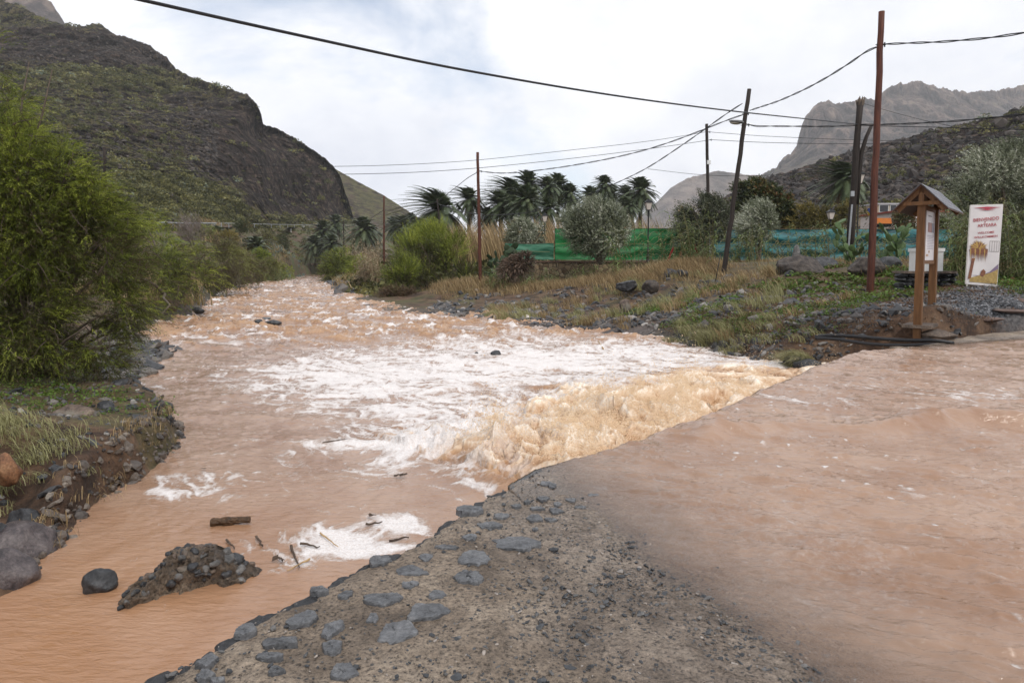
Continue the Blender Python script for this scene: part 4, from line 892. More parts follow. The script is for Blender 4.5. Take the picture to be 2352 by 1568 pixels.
# floating sticks on the foam
for k, (x0, y0, x1, y1, mat, lab) in enumerate([(742,1020,800,1012,TWIG,'thin dark stick afloat on the foam streak in mid river'),(670,1260,686,1312,TWIG,'pale reed stalk crossing the foam patch'),(735,1230,775,1262,STRAW,'orange straw stalk lying on the bright foam patch'),(712,1290,660,1318,STRAW,'straw stalk pointing at the lower rim of the foam patch'),
        (895,1247,938,1240,TWIG,'dark twig on the foam patch next to the ford rim'),(840,1210,880,1206,TWIG,'dark twig near the top of the foam patch'),(690,1255,735,1262,TWIG,'brown twig on the left half of the foam patch'),(905,1098,935,1092,TWIG,'dark twig on a foam fleck in the brown water'),
        (590,1238,605,1262,TWIG,'thin dark twig left of the foam patch'),(520,1245,540,1268,TWIG,'bent twig in the brown water below the drifting log'),(1375,785,1385,803,STRAW,'tuft of dead reed sticking out of the rapids by the right shore'),(1352,776,1378,772,TWIG,'dark branch stranded at the right waterline')]):
    a = onriver(x0, y0); b_ = onriver(x1, y1); 
    if k == 10: b_ = at(1373, 783, float(a[1])); a = onriver(1385, 803)
    t = np.linspace(0, 1, 7)[:, None]; pts = a+(b_-a)*t+rng.normal(0, .0035, (7, 3)); pts[:, 2] += .025
    mb = MB(); mb.tube(pts, np.linspace(.010, .004, 7)*(.8 if mat is STRAW else 1)*(3 if k >= 10 else 1), 6, wob=.15); tag(mb.build('floating_stick', mat), lab, 'stick', 'sticks adrift on the flood')
for k, (dx, dy, s_, lab) in enumerate([(645,1293,.045,'brown leafy scrap on the left part of the foam patch'),(853,1192,.03,'brown dead leaf at the top of the foam patch'),(920,1098,.04,'dark clot of debris on a foam fleck'),(470,1082,.03,'dark scrap afloat by the left bank foam')]):
    p = onriver(dx, dy); mb = MB()
    for j in range(7):
        a, b_ = rng.normal(size=(2, 3))*s_*np.array([1, 1, .3]); c = rng.normal(size=3)*s_*.4*np.array([1, 1, .3]); mb.add([c-a*.5, c+b_*.4, c+a*.5, c-b_*.4], [(0, 1, 2, 3)])
    o = mb.build('leaf_scrap', TWIG); o.location = p+np.array([0, 0, .035]); tag(o, lab, 'debris')
# clump of twigs in the rapids
p = onriver(672, 742)
P = np.array([p+np.array([rng.normal(0, .45), rng.normal(0, .15), rng.uniform(0, .05)]) for _ in range(160)])
tag(sticks('twig_clump', P, rng.uniform(.15, .5, 160), .012, simple('dry_twig', (.20, .13, .07), (.09, .055, .03), 9), rng.normal(size=(160, 3))*np.array([1, .3, .5])+np.array([0, 0, .35])), 'brown clump of dead twigs stuck in the rapids right of the dark rock', 'twigs')
# ================================================================== PLANTS
WIND = np.array([-1.0, .1, 0])
def unit(v): return v/(np.linalg.norm(v, axis=-1, keepdims=True)+1e-9)
G_TAM = leafy('feathery_green', [(0, (.10, .075, .04)), (.14, (.05, .054, .017)), (.4, (.115, .145, .024)), (.7, (.22, .26, .036)), (1, (.37, .40, .07))], .35)
G_TAMB = leafy('feathery_brown_green', [(0, (.10, .075, .052)), (.35, (.12, .105, .05)), (.65, (.15, .16, .045)), (1, (.24, .25, .08))], .25)
G_OLIVE = leafy('silver_leaf', [(0, (.06, .07, .04)), (.4, (.14, .16, .095)), (.7, (.28, .30, .21)), (1, (.6, .6, .5))], .15, .5)
G_DARK = leafy('dark_leaf', [(0, (.025, .035, .014)), (.5, (.065, .08, .025)), (.8, (.14, .10, .033)), (1, (.20, .09, .035))], .15, .45)
G_YEL = leafy('yellow_thicket', [(0, (.05, .045, .018)), (.5, (.12, .105, .03)), (1, (.26, .20, .055))], .2)
G_PALM = leafy('palm_leaf', [(0, (.030, .042, .022)), (.5, (.07, .095, .045)), (.85, (.14, .165, .085)), (1, (.22, .24, .15))], .12, .4, .4)
G_DEADP = leafy('dead_palm_leaf', [(0, (.08, .05, .03)), (.5, (.20, .125, .07)), (1, (.34, .22, .13))], .1)
G_CANE = leafy('cane_leaf', [(0, (.17, .13, .07)), (.3, (.12, .12, .045)), (.6, (.10, .135, .040)), (1, (.20, .25, .085))], .3)
G_DRY = leafy('dry_grass_blades', [(0, (.11, .075, .04)), (.4, (.26, .18, .09)), (.75, (.42, .31, .16)), (1, (.56, .44, .26))], .25)
G_PALE = leafy('pale_green_grass', [(0, (.16, .13, .06)), (.4, (.24, .23, .10)), (.75, (.36, .35, .17)), (1, (.46, .44, .26))], .25)
G_WEED = leafy('weed_leaves', [(0, (.13, .065, .028)), (.25, (.10, .10, .03)), (.55, (.075, .13, .022)), (1, (.16, .25, .045))], .3)
WOOD = simple('branch_bark', (.13, .10, .075), (.06, .045, .035), 14, .85)

def sprays(O, Dr, Lg, k, ll, lw, droop, wind=.25, spread=.7, tone=None):
    """n drooping sprigs with k leaflets each -> triangles"""
    n = len(O); s = np.linspace(.08, 1, k)[None, :, None]
    Lg = Lg[:, None, None]; D = unit(Dr)[:, None, :]
    C = O[:, None, :] + D*s*Lg + (np.array([0, 0, -droop])+WIND*wind)[None, None]*s**2*Lg
    T = unit(D + 2*(np.array([0, 0, -droop])+WIND*wind)[None, None]*s)
    S = unit(np.cross(np.broadcast_to(T, C.shape), rng.normal(size=C.shape)))
    sd = np.where(np.arange(k) % 2, 1., -1.)[None, :, None]
    d = unit(T+S*sd*spread); W = unit(np.cross(d, rng.normal(size=C.shape)))
    l_ = ll*rng.uniform(.6, 1.3, (n, k, 1))*(1.1-.5*s); w_ = lw*rng.uniform(.7, 1.2, (n, k, 1))
    V = np.stack([C-W*w_/2, C+W*w_/2, C+d*l_], 2).reshape(-1, 3); F = np.arange(n*k*3).reshape(-1, 3)
    t = (rng.beta(2.5, 2.5, n) if tone is None else tone)[:, None]+rng.normal(0, .07, (n, k))
    return V, F, np.repeat(np.clip(t, 0, 1).ravel(), 3)
def in_blobs(B, n, shell=.55):
    B = np.asarray(B, float); vol = B[:, 3]*B[:, 4]*B[:, 5]; w = vol**.8/np.sum(vol**.8); i = rng.choice(len(B), n, p=w)
    d = unit(rng.normal(size=(n, 3))); r = rng.uniform(shell, 1.0, (n, 1))**.8
    bump_ = 1+.22*fbm3(d[:, 0]*2+i*3.1, d[:, 1]*2, d[:, 2]*2, 3, 401)[:, None]
    return B[i, :3]+d*B[i, 3:6]*r*bump_, d, i
def limbs(mb, base, tips, r0, seg=7, n=6, wob=.12):
    base = np.asarray(base, float)
    for t_ in tips:
        t_ = np.asarray(t_, float); L_ = np.linalg.norm(t_-base); s = np.linspace(0, 1, seg)[:, None]
        mid = base+(t_-base)*s + np.array([0, 0, 1])*(.18*L_*np.sin(s*math.pi)*.5)+np.cumsum(rng.normal(0, wob*L_/seg, (seg, 3)), 0)*s
        mb.tube(mid, r0*(1-.85*s[:, 0]), n)
def pxblobs(rows, D):
    out = []
    for x, y, r, *rest in rows:
        d = D+(rest[0] if rest else 0); ry = rest[1] if len(rest) > 1 else r; p = at(x, y, d); k = d/FD; out.append((*p, r*k, r*k*.9, ry*k))
    return np.array(out)
def bush(name, cat, label, rows, D, nspr, L_, k, ll, lw, mat, droop=.35, wind=.2, up=.5, base=None, group=None, dead=0, shell=.45, spread=.7, twigs=0, crown='foliage', r0=.05, trunk_name='stem', clump_=.25):
    B = pxblobs(rows, D); bx, by_ = float(np.average(B[:, 0], weights=B[:, 3])), float(np.average(B[:, 1], weights=B[:, 3]))
    if base is not None: q = at(base[0], base[1], D); bx, by_, bz = map(float, q)
    else: bz = min(gz(bx, by_), float((B[:, 2]-B[:, 5]*.2).min()))
    root = empty(name, (bx, by_, bz), label, cat, group); off = np.array([bx, by_, bz])
    O, d, i = in_blobs(B, nspr, shell)
    keep = fbm3(O[:, 0]/L_*.45, O[:, 1]/L_*.45, O[:, 2]/L_*.45, 3, 411) > -clump_; O, d = O[keep], d[keep]
    zmin = bz+.02
    kk = O[:, 2] > zmin; O, d = O[kk], d[kk]
    tn = np.clip(rng.beta(2.6, 2.6, len(O))+.55*fbm3(O[:, 0]/L_*.5, O[:, 1]/L_*.5, O[:, 2]/L_*.5, 2, 402), 0, 1)
    if dead: # dead inner and lower twigs keep their brown
        hh = (O[:, 2]-bz)/(B[:, 2].max()-bz+.01); dd = rng.uniform(0, 1, len(O)) < dead*np.clip(1.15-hh*1.3, 0, 1); tn = np.where(dd, rng.uniform(0, .22, len(O)), tn)
    V, F, T = sprays(O, d+np.array([0, 0, up]), L_*rng.uniform(.5, 1.3, len(O)), k, ll, lw, droop, wind, spread, tn)
    mb = MB(); mb.add(V-off, F, T); mb.build(crown, mat, root, tone=True)
    mb = MB(); tips = [b_[:3]+rng.normal(0, .3, 3)*b_[3:6]-off for b_ in B]
    limbs(mb, (0, 0, -.1), tips, r0)
    for _ in range(twigs):
        q = O[rng.integers(len(O))]-off; e = q+unit(rng.normal(size=3)+np.array([0, 0, -.2]))*L_*1.6; s = np.linspace(0, 1, 5)[:, None]; mb.tube(q*.0+q+(e-q)*s+rng.normal(0, .04*L_, (5, 3)), .006*(1.3-s[:, 0]), 4)
    mb.build(trunk_name, WOOD, root, smooth=True)
    return root
# ---- the great feathery bush on the left
bush('feathery_bush', 'bush', 'huge bright green feathery bush overhanging the left bank, tallest of the bushes',
     [(-20,230,75,.5),(-10,150,50,.3),(8,180,46,.2),(-50,130,70,.6),(35,235,38,.1),(-30,330,110,.3),(50,330,55,0),(60,430,110,0),(150,350,24,0),(150,420,70,0),(215,440,50,.1),(210,520,90,0),(110,560,130,0),(-60,560,170,0),(265,500,38,.3),(255,610,85,0),(285,690,62,.1),(325,700,24,.3),(195,730,95,-.2),(70,720,140,-.3),(-80,760,150,-.3),(290,740,40,.3),(230,800,62,0),(130,820,72,-.2),(0,830,95,-.3),(258,845,30,0)],
     9.8, 34000, .27, 13, .075, .009, G_TAM, droop=.5, wind=-.25, up=.45, base=(60, 888), dead=.6, shell=.25, twigs=600, r0=.045, clump_=.10)
bush('feathery_bush', 'bush', 'medium bright green feathery bush right behind the huge one on the left bank', [(345,520,28,6),(330,560,45,4),(385,575,52,2),(430,600,45,2),(365,630,55,0),(415,650,45,0),(455,640,34,2),(330,680,55,-4),(350,720,22,-6)], 27, 4200, .7, 10, .20, .024, G_TAM, droop=.6, wind=-.2, base=(400, 705), dead=.75, shell=.3, twigs=60, clump_=.12, r0=.09)
bush('feathery_bush', 'bush', 'olive brown feathery bush on the far left bank, beside a bright green one', [(480,570,34,0),(510,590,36,0),(460,600,30,0),(540,605,30,4),(495,630,34,0),(545,635,24,2)], 46, 2600, .9, 9, .28, .04, G_TAMB, droop=.5, base=(500, 665), dead=.7, shell=.3, r0=.1)
bush('feathery_bush', 'bush', 'small brown bush at the far left waterline beyond the olive brown bush', [(565,612,24,0),(590,620,18,2),(575,632,16,0)], 62, 900, .8, 8, .3, .05, G_TAMB, base=(575, 645), dead=.9, shell=.2, r0=.08)
bush('dead_bush', 'bush', 'leafless grey brown bush in front of the guard rail on the left', [(447,545,24,0),(440,525,14,0)], 70, 500, 1.4, 6, .5, .035, leafy('dead_twigs', [(0, (.10, .08, .07)), (1, (.22, .18, .16))], 0), droop=.0, up=1.5, base=(447, 575), r0=.08, crown='twigs')
for k, (x, y, r, D, mt, lab) in enumerate([(620,612,16,85,G_TAMB,'low brownish shrub on the far left bank by the bend'),(655,622,14,105,G_TAM,'low green shrub on the far left bank before the palms'),(600,590,14,90,G_TAM,'small green shrub below the left roadside palms'),(525,548,15,85,G_YEL,'yellow green shrub just below the guard rail'),(640,590,13,115,G_YEL,'pale yellowish shrub on the slope left of the palm pair'),(685,620,12,135,G_TAMB,'tiny brown shrub at the foot of the far palms'),(700,618,11,152,G_TAMB,'brown shrub at the very end of the visible river'),(715,600,12,160,G_DARK,'dark shrub between the bend palms and the river end'),(740,620,9,150,G_YEL,'yellowish tuft under the palms at the river bend'),(675,596,14,158,G_TAMB,'brownish shrub left of the bend palms'),(690,572,14,170,G_DARK,'dark green shrub on the slope behind the river end'),(735,592,12,165,G_TAMB,'brown shrub behind the slim bend palm'),(560,520,12,105,G_DARK,'dark shrub beside the mountain road'),(480,520,12,90,G_TAM,'green shrub on the verge of the mountain road'),(610,548,15,110,G_TAMB,'brown shrub on the bank below the mountain road'),(650,555,13,130,G_DARK,'dark green shrub under the mountain road, right of the brown one')]):
    bush('roadside_shrub', 'shrub', lab, [(x,y,r,0),(x+r*.7,y+3,r*.7,0),(x-r*.7,y+4,r*.7,0)], D, 420, .9, 7, .35, .07, mt, base=(x, y+r), shell=.3, r0=.05, group='shrubs on the far left bank')
# ---- right bank bushes
bush('feathery_bush', 'bush', 'rounded green feathery bush at the right waterline by the river bend', [(775,612,30,0),(795,600,26,2),(765,630,22,0),(790,630,26,0)], 88, 1900, 1.2, 9, .4, .06, G_TAM, base=(782, 652), dead=.55, shell=.3, r0=.12)
bush('feathery_bush', 'bush', 'bright green feathery bush right of the rounded one at the bend', [(825,618,22,0),(838,606,16,2),(820,636,16,0)], 74, 1200, 1.0, 9, .36, .055, G_TAM, base=(825, 655), dead=.4, shell=.3, r0=.1)
bush('feathery_bush', 'bush', 'wide green feathery bush with brown lower half, left of the tall brown pole', [(940,575,30,0),(965,560,34,2),(1005,552,34,2),(1040,575,36,0),(1070,600,30,-1),(985,600,42,0),(1030,620,38,-1),(965,630,34,-1),(1005,640,30,-2),(1065,635,24,-2)], 50, 6200, 1.0, 10, .30, .036, G_TAM, droop=.15, up=1.1, wind=.1, base=(1010, 668), dead=.95, shell=.25, twigs=60, r0=.12, clump_=.15)
bush('feathery_bush', 'bush', 'slender young feathery bush standing on a clump of flood debris at the right waterline', [(912,612,24,0),(900,630,17,0),(935,620,22,0),(915,640,22,0),(930,650,15,0)], 44, 1500, .75, 10, .22, .03, G_TAM, droop=.1, up=1, base=(918, 690), dead=.5, shell=.3, r0=.09)
bush('debris_mound', 'debris', 'mound of brown flood debris and roots under the slender young bush', [(905,690,24,0),(885,697,15,0),(935,692,22,0)], 42.5, 1500, .7, 7, .35, .03, leafy('debris_twigs', [(0, (.035, .022, .014)), (.7, (.13, .085, .05)), (1, (.10, .12, .03))], 0), droop=.3, base=(905, 708), shell=.2, r0=.03, crown='tangle')
bush('grey_shrub', 'shrub', 'low grey green shrub at the waterline under the rounded bush', [(790,650,14,0),(805,655,10,0)], 80, 500, .6, 7, .3, .06, G_OLIVE, base=(795, 664), r0=.05)
bush('pale_shrub', 'shrub', 'pale grey green shrub between the tan reeds and the green fence', [(1200,535,26,0),(1225,550,20,0),(1185,560,18,0),(1235,530,12,0)], 50, 1700, .6, 8, .22, .05, G_OLIVE, base=(1205, 580), r0=.07)
# ---- olive-like trees: short leaves on upright sprigs
def olive(label, rows, D, n, base, mat=G_OLIVE, ll=.14, lw=.045, L_=.5, k=11, r0=.09, name='olive_tree', cl=.18, group=None):
    return bush(name, 'tree', label, rows, D, n, L_, k, ll, lw, mat, droop=.05, wind=.35, up=.35, base=base, shell=.45, spread=1.1, r0=r0, trunk_name='trunk', crown='crown', clump_=cl, group=group)
olive('round silvery leaved tree standing before the green fence', [(1368,500,38,0),(1330,510,28,0),(1405,505,32,0),(1345,540,38,0),(1395,540,40,0),(1425,525,24,0),(1370,565,24,0),(1355,485,20,0),(1318,540,18,0)], 41, 5200, (1380, 604))
olive('small silvery tree half hidden behind the round one at the green fence', [(1312,508,16,0),(1300,516,12,0)], 46, 700, (1312, 545), r0=.05)
olive('dark grey green tree behind the slim pole in the middle of the fences', [(1600,480,34,0),(1575,505,26,0),(1640,485,30,0),(1600,520,34,0),(1640,520,30,0),(1665,500,18,0)], 43, 4400, (1615, 600), leafy('grey_green_leaf', [(0, (.03, .038, .02)), (.5, (.075, .085, .048)), (.85, (.13, .14, .09)), (1, (.28, .29, .22))], .15))
olive('silvery white leaved tree right of the leaning pole', [(1745,500,28,0),(1725,520,24,0),(1760,520,22,0),(1735,545,20,0),(1755,485,16,0)], 40, 2600, (1742, 602))
olive('dark broad leaved tree with rusty tints behind the silvery one', [(1740,445,26,0),(1765,460,30,0),(1790,480,26,0),(1715,470,24,0),(1800,500,22,0),(1705,440,14,0),(1770,500,28,0),(1805,462,12,0)], 50, 3600, (1765, 595), G_DARK, .26, .13, .5, 8, .12, 'broadleaf_tree')
olive('large wind blown olive tree at the right edge behind the banner', [(2250,400,40,0),(2300,380,44,0),(2360,370,48,0),(2225,450,34,0),(2290,440,55,0),(2360,440,60,0),(2215,500,24,0),(2260,510,46,0),(2330,510,55,0),(2390,500,50,0),(2245,560,30,0),(2310,570,40,0),(2200,470,16,0),(2430,400,50,0)], 27, 9000, (2310, 615), ll=.12, lw=.034, r0=.16, cl=.22)
bush('yellow_thicket', 'bush', 'yellowish brown thicket behind the teal fence, left of the broken pole', [(1850,500,26,0),(1885,505,24,0),(1830,515,20,0),(1915,495,26,0),(1945,490,20,0),(1860,525,24,0),(1900,525,24,0),(1990,500,20,0)], 49, 3200, .7, 9, .22, .06, G_YEL, base=(1880, 590), dead=.3, shell=.2, r0=.06)
bush('hedge', 'bush', 'bushy green brown growth in front of the white house', [(2080,505,20,0),(2110,520,16,0),(2150,525,18,0),(2175,515,16,0)], 50, 1500, .6, 8, .2, .07, G_DARK, base=(2110, 570), shell=.2, r0=.05)

# ------------------------------------------------------------------ palms
def frond_mesh(nf, Lf, seed, wind=.5, lo=-.5, hi=1.35, pairs=24, lw=.085, ll=.62):
    r = np.random.default_rng(seed); V = []; T = []
    for f in range(nf):
        az = f*2.39996+r.normal(0, .12); el = lo+(hi-lo)*(f+.5)/nf+r.normal(0, .08); Lq = Lf*r.uniform(.85, 1.1)
        d = np.array([math.cos(az)*math.cos(el), math.sin(az)*math.cos(el), math.sin(el)])
        s = np.linspace(0, 1, pairs)[:, None]; G = np.array([0, 0, -.58])+WIND*wind*(.5+.5*max(0, math.sin(el)))
        C = d*s*Lq + G*s**2.1*Lq*.75; Tn = unit(d+G*2.1*s**1.1*.75)
        up = unit(np.cross(np.cross(Tn, [0, 0, 1.0]), Tn)); S = unit(np.cross(Tn, up)); tn = r.beta(2, 2)
        for sg in (-1, 1):
            dd = unit(Tn*.75+S*sg*.75+up*.12-np.array([0, 0, .22])+WIND*wind*.3); l_ = ll*np.sin(np.clip(s*.93+.07, 0, 1)*math.pi)**.5*(Lq/3)*r.uniform(.85, 1.15, (pairs, 1)); w_ = Tn*lw
            q = np.stack([C-w_, C+w_, C+dd*l_], 1); V.append(q.reshape(-1, 3)); T.append(np.full(pairs*3, tn*.8)+np.tile([0, 0, .2], pairs))
        w2 = S*.035*(1.1-s); a_ = C-w2; b_ = C+w2; q = np.stack([a_[:-1], b_[:-1], b_[1:], a_[:-1], b_[1:], a_[1:]], 1).reshape(-1, 3); V.append(q); T.append(np.full(len(q), .8))
    V = np.concatenate(V); return V, np.arange(len(V)).reshape(-1, 3), np.clip(np.concatenate(T), 0, 1)
PALM_BARK = simple('palm_bark', (.10, .075, .055), (.03, .022, .017), 9, .9, 1, .04, vscale=(1, 1, 3))
CROWNS = []
for k, (nf, wd, lo) in enumerate([(92, .3, -.95), (84, .6, -.8), (104, .2, -1.05), (110, .75, -.8)]):
    V, F, T = frond_mesh(nf, 3.0, 900+k, wd, lo); mb = MB(); mb.add(V, F, T); o = mb.build('crown', G_PALM, None, tone=True); CROWNS.append(o.data); bpy.data.objects.remove(o)
V, F, T = frond_mesh(26, 1.9, 950, .2, -1.5, -.9, 14); mb = MB(); mb.add(V, F, T); o = mb.build('dead_fronds', G_DEADP, None, tone=True); DEADM = o.data; bpy.data.objects.remove(o)
V, F, T = frond_mesh(9, 1.3, 951, .1, -.2, .3, 8, .03, .3); mb = MB(); mb.add(V, F, T); o = mb.build('fruit_stalks', leafy('fruit_stalk', [(0, (.28, .11, .03)), (1, (.5, .22, .06))], 0), None, tone=True); FRUIT = o.data; bpy.data.objects.remove(o)
def palm(dx, dy, D, rpx, label, var=0, dead=1, fruit=0, lean=0, gy=None, group='date palms', tr=.26):
    p = at(dx, dy, D); bz = gz(p[0]-lean*.5, p[1]); 
    if gy is not None: bz = float(at(dx, gy, D)[2])
    R = rpx/FD*D; H = float(p[2])-bz
    root = empty('palm_tree', (float(p[0])-lean, float(p[1]), bz), label, 'palm tree', group)
    if H > .5:
        s = np.linspace(0, 1, 10)[:, None]; pts = s*np.array([lean, 0, H])+np.array([0, 0, -.3])*(1-s)+np.array([lean*.3, 0, 0])*np.sin(s*math.pi)*-.5
        mb = MB(); mb.tube(pts, tr*(1.15-.25*s[:, 0])*np.where(s[:, 0] > .85, 1.25, 1), 12, wob=.07); mb.build('trunk', PALM_BARK, root, smooth=False)
    k = R/2.25*float(rng.uniform(.95, 1.15))
    def sub(me, nm, sc):
        c = bpy.data.objects.new(nm, me); COL.objects.link(c); c.parent = root; c.location = (lean, 0, H); c.scale = (sc, sc, sc); c.rotation_euler = (0, 0, rng.uniform(-.5, .5)); return c
    sub(CROWNS[var], 'crown', k)
    if dead: sub(DEADM, 'dead_fronds', k)
    if fruit: sub(FRUIT, 'fruit_stalks', k)
    return root
for a in [
 (1009,482,72,62,'large wind swept palm, leftmost of the palm grove, fronds blown to the left',3,1,0),
 (1077,458,92,42,'tall palm right of the wind swept one, with orange fruit stalks',1,1,1),
 (1150,470,88,50,'broad dark palm at the left end of the dense palm clump',1,0,0),
 (1176,445,92,46,'high palm in the left of the dense clump',3,0,0),
 (1214,425,100,36,'topmost palm crown of the dense clump',0,0,1),
 (1209,462,84,48,'big palm in front of the dense clump with a skirt of dead orange fronds',2,1,1),
 (1258,430,100,36,'slim tall palm just right of the dense clump',1,1,0),
 (1282,428,106,34,'tall slender trunked palm, second right of the dense clump',0,1,1),
 (1308,445,104,29,'palm standing alone against the sky, third right of the clump',2,1,0),
 (1260,480,80,30,'short palm in front of the tall slender ones, behind the left lantern',0,1,0),
 (1357,455,110,33,'low palm with fruit behind the round silvery tree',0,1,1),
 (1388,424,112,28,'highest palm above the silvery tree, thick trunk',2,1,0),
 (1406,446,118,24,'small palm beside the highest one above the silvery tree',0,1,0),
 (1437,446,112,30,'palm behind the right shoulder of the silvery tree',1,1,0),
 (1471,438,104,37,'big palm behind the middle lantern, with orange fruit',2,1,1),
 (1440,475,100,30,'dark low palm left of the middle lantern',1,1,0),
 (1120,500,96,30,'dark palm low behind the tan reeds',0,1,0),
 (742,530,165,28,'palm with orange fruit by the mountain foot, left of the far pole',0,1,1),
 (772,512,175,25,'highest palm at the mountain foot',2,1,0),
 (723,562,150,30,'palm with a bare dark trunk at the river bend, leftmost there',2,1,0,0,613),
 (763,560,148,25,'slim palm right of the leftmost one at the river bend',0,1,0,0,610),
 (745,578,160,15,'small palm between the two at the river bend',1,1,0,0,608),
 (835,527,130,36,'bushy palm with several trunks left of the thin rusty pole',2,1,0,0,590),
 (851,535,133,26,'palm leaning against the bushy one near the thin rusty pole',0,1,0,0,590),
 (500,538,95,26,'young stemless palm below the guard rail, leftmost on the slope',0,0,0,0,556),
 (568,566,98,24,'young palm low on the far left bank',2,0,0,0,590),
 (590,566,94,30,'spreading young palm right of the low one on the left bank',0,0,0,0,592),
 (905,518,175,26,'far palm right of the thin rusty pole',0,0,0,0,560),
 (928,516,170,28,'far palm beside the wind swept palm, behind thin rusty pole',1,0,0,0,560),
 (958,528,150,26,'dark palm low behind the wind swept palm',2,0,0,0,565),
 (945,505,185,20,'small palm top between the far ones and the wind swept palm',0,0,0,0,560),
 (1758,448,95,24,'palm behind the rusty broad leaved tree on the right',1,1,0,0,560),
 (1938,412,62,56,'large wind bent palm behind the broken pole',3,1,0,0,600),
]: palm(*a)
palm(2128, 560, 40, 30, 'withered grey brown palm behind the information kiosk', 3, 1, 0, 0, 600)
# its crown is dead
for c in [o for o in bpy.data.objects if o.parent and o.parent.get('label', '').startswith('withered') and o.name.startswith('crown')]:
    c.data = c.data.copy(); c.data.materials[0] = leafy('withered', [(0, (.09, .07, .055)), (1, (.25, .2, .16))], 0)

# ------------------------------------------------------------------ canes, reeds and grasses (ground cover, uncountable)
def blades(name, P, H, W, lean, mat, label, seg=4, cat='grass', curl=.5, wind=.4, tone=None, per=1, spread=.0):
    if per > 1: P = np.repeat(P, per, 0)+rng.normal(0, 1, (len(P)*per, 3))*np.array([spread, spread, 0]); H = np.repeat(H, per)*rng.uniform(.5, 1.15, len(P)); tone = None if tone is None else np.repeat(tone, per)
    n = len(P); a = rng.uniform(0, 6.283, n); d = np.stack([np.cos(a), np.sin(a), 0*a], -1); s = np.linspace(0, 1, seg+1)[None, :, None]
    dr = (d*lean*rng.uniform(.3, 1.2, (n, 1))+WIND*wind*.6)[:, None, :]
    C = P[:, None, :]+(np.array([0, 0, 1.0])*(s-curl*.35*s**3)+dr*s**1.7)*H[:, None, None]
    sd = np.stack([-np.sin(a), np.cos(a), 0*a], -1)[:, None, :]*(W*rng.uniform(.6, 1.3, (n, 1, 1)))*(1-s**1.5*.92)
    V = np.stack([C-sd, C+sd], 2); i = np.arange(n)[:, None]*(seg+1)*2+np.arange(seg)[None]*2
    F = np.stack([i, i+1, i+3, i+2], -1).reshape(-1, 4); t = rng.beta(2.2, 2.2, n) if tone is None else np.clip(tone+rng.normal(0, .12, n), 0, 1)
    mb = MB(); mb.add(V.reshape(-1, 3), F, np.repeat(t, (seg+1)*2)); o = mb.build(name, mat, tone=True); tag(o, label, cat, kind='stuff'); return o
def canes(name, P, H, mat, label, nl=11, ll=.45, lw=.03, cat='cane'):
    n = len(P); ln = rng.normal(0, .12, (n, 1, 3))*np.array([1, 1, 0])+WIND*.10; s = np.linspace(0, 1, 6)[None, :, None]
    up = np.array([0, 0, 1.0]); C = P[:, None]+(up*s+ln*s**2)*H[:, None, None]; w_ = np.array([.011, 0, 0])*(1.3-s)*np.clip(P[:, None, 1:2]/30, .5, 2)
    V = np.stack([C-w_, C+w_], 2).reshape(-1, 3); i = np.arange(n)[:, None]*12+np.arange(5)[None]*2; F = np.stack([i, i+1, i+3, i+2], -1).reshape(-1, 4)
    tb = rng.beta(2, 1.6, n); mb = MB(); mb.add(V, F, np.repeat(np.clip(tb*.5, 0, 1), 12))
    u = (np.arange(nl)/nl*.85+.15)[None, :, None]+rng.uniform(-.03, .03, (n, nl, 1)); B = P[:, None]+(up*u+ln*u**2)*H[:, None, None]; a = rng.uniform(0, 6.283, (n, nl, 1))
    d = np.concatenate([np.cos(a), np.sin(a), 0*a], -1)+WIND*.5; q = np.linspace(0, 1, 4)[None, None, :, None]; l_ = (ll*rng.uniform(.6, 1.3, (n, nl, 1)))[..., None]
    LC_ = B[:, :, None]+(d[:, :, None]*q+up*(q*.8-q**2*1.15))*l_; sdv = np.cross(d, up)[:, :, None]*(lw*(1-q**1.6*.95)*.5); V = np.stack([LC_-sdv, LC_+sdv], 3).reshape(-1, 3)
    i = np.arange(n*nl)[:, None]*8+np.arange(3)[None]*2; F = np.stack([i, i+1, i+3, i+2], -1).reshape(-1, 4)
    mb.add(V, F, np.repeat(np.clip(np.repeat(tb, nl)+rng.normal(0, .15, n*nl), 0, 1), 8)); o = mb.build(name, mat, tone=True); tag(o, label, cat, kind='stuff'); return o
def line_pts(n, pts, jitter=(3, 0, .5), follow=True):
    pts = np.array(pts, float); t = rng.uniform(0, len(pts)-1, n); x = np.interp(t, range(len(pts)), pts[:, 0]); y = np.interp(t, range(len(pts)), pts[:, 1]); D = np.interp(t, range(len(pts)), pts[:, 2])
    p = at(x+rng.normal(0, jitter[0], n), y, D+rng.normal(0, jitter[2], n)); 
    if follow: p[:, 2] = ground_z(p[:, 0], p[:, 1])
    return p
P = line_pts(190, [(1140,655,41),(1250,655,41),(1400,655,41),(1560,640,40),(1720,620,39)], (10, 0, 1.0))
canes('cane_thicket', P, rng.uniform(.35, 1.3, len(P)), G_CANE, 'green cane growing along the foot of the stone retaining wall', ll=.5, lw=.06)
P = line_pts(95, [(1680,620,36),(1760,620,36),(1860,620,37),(1960,615,36),(2080,612,36)], (12, 0, 1.5))
canes('cane_thicket', P, rng.uniform(.8, 2.5, len(P)), G_CANE, 'tall green cane in front of the teal fence', ll=.6, lw=.06)
P = line_pts(150, [(2185,640,20.5),(2230,640,21),(2320,640,20.5),(2420,640,20)], (12, 0, .8))
canes('cane_thicket', P, rng.uniform(1.0, 2.7, len(P)), G_CANE, 'green cane growing round the welcome banner', ll=.5, lw=.04)
P = line_pts(70, [(1400,640,36),(1560,625,35),(1640,625,33)], (14, 0, 1))
canes('cane_thicket', P, rng.uniform(1.0, 3.2, len(P)), G_CANE, 'loose tall cane left of the leaning pole', ll=.6, lw=.06)
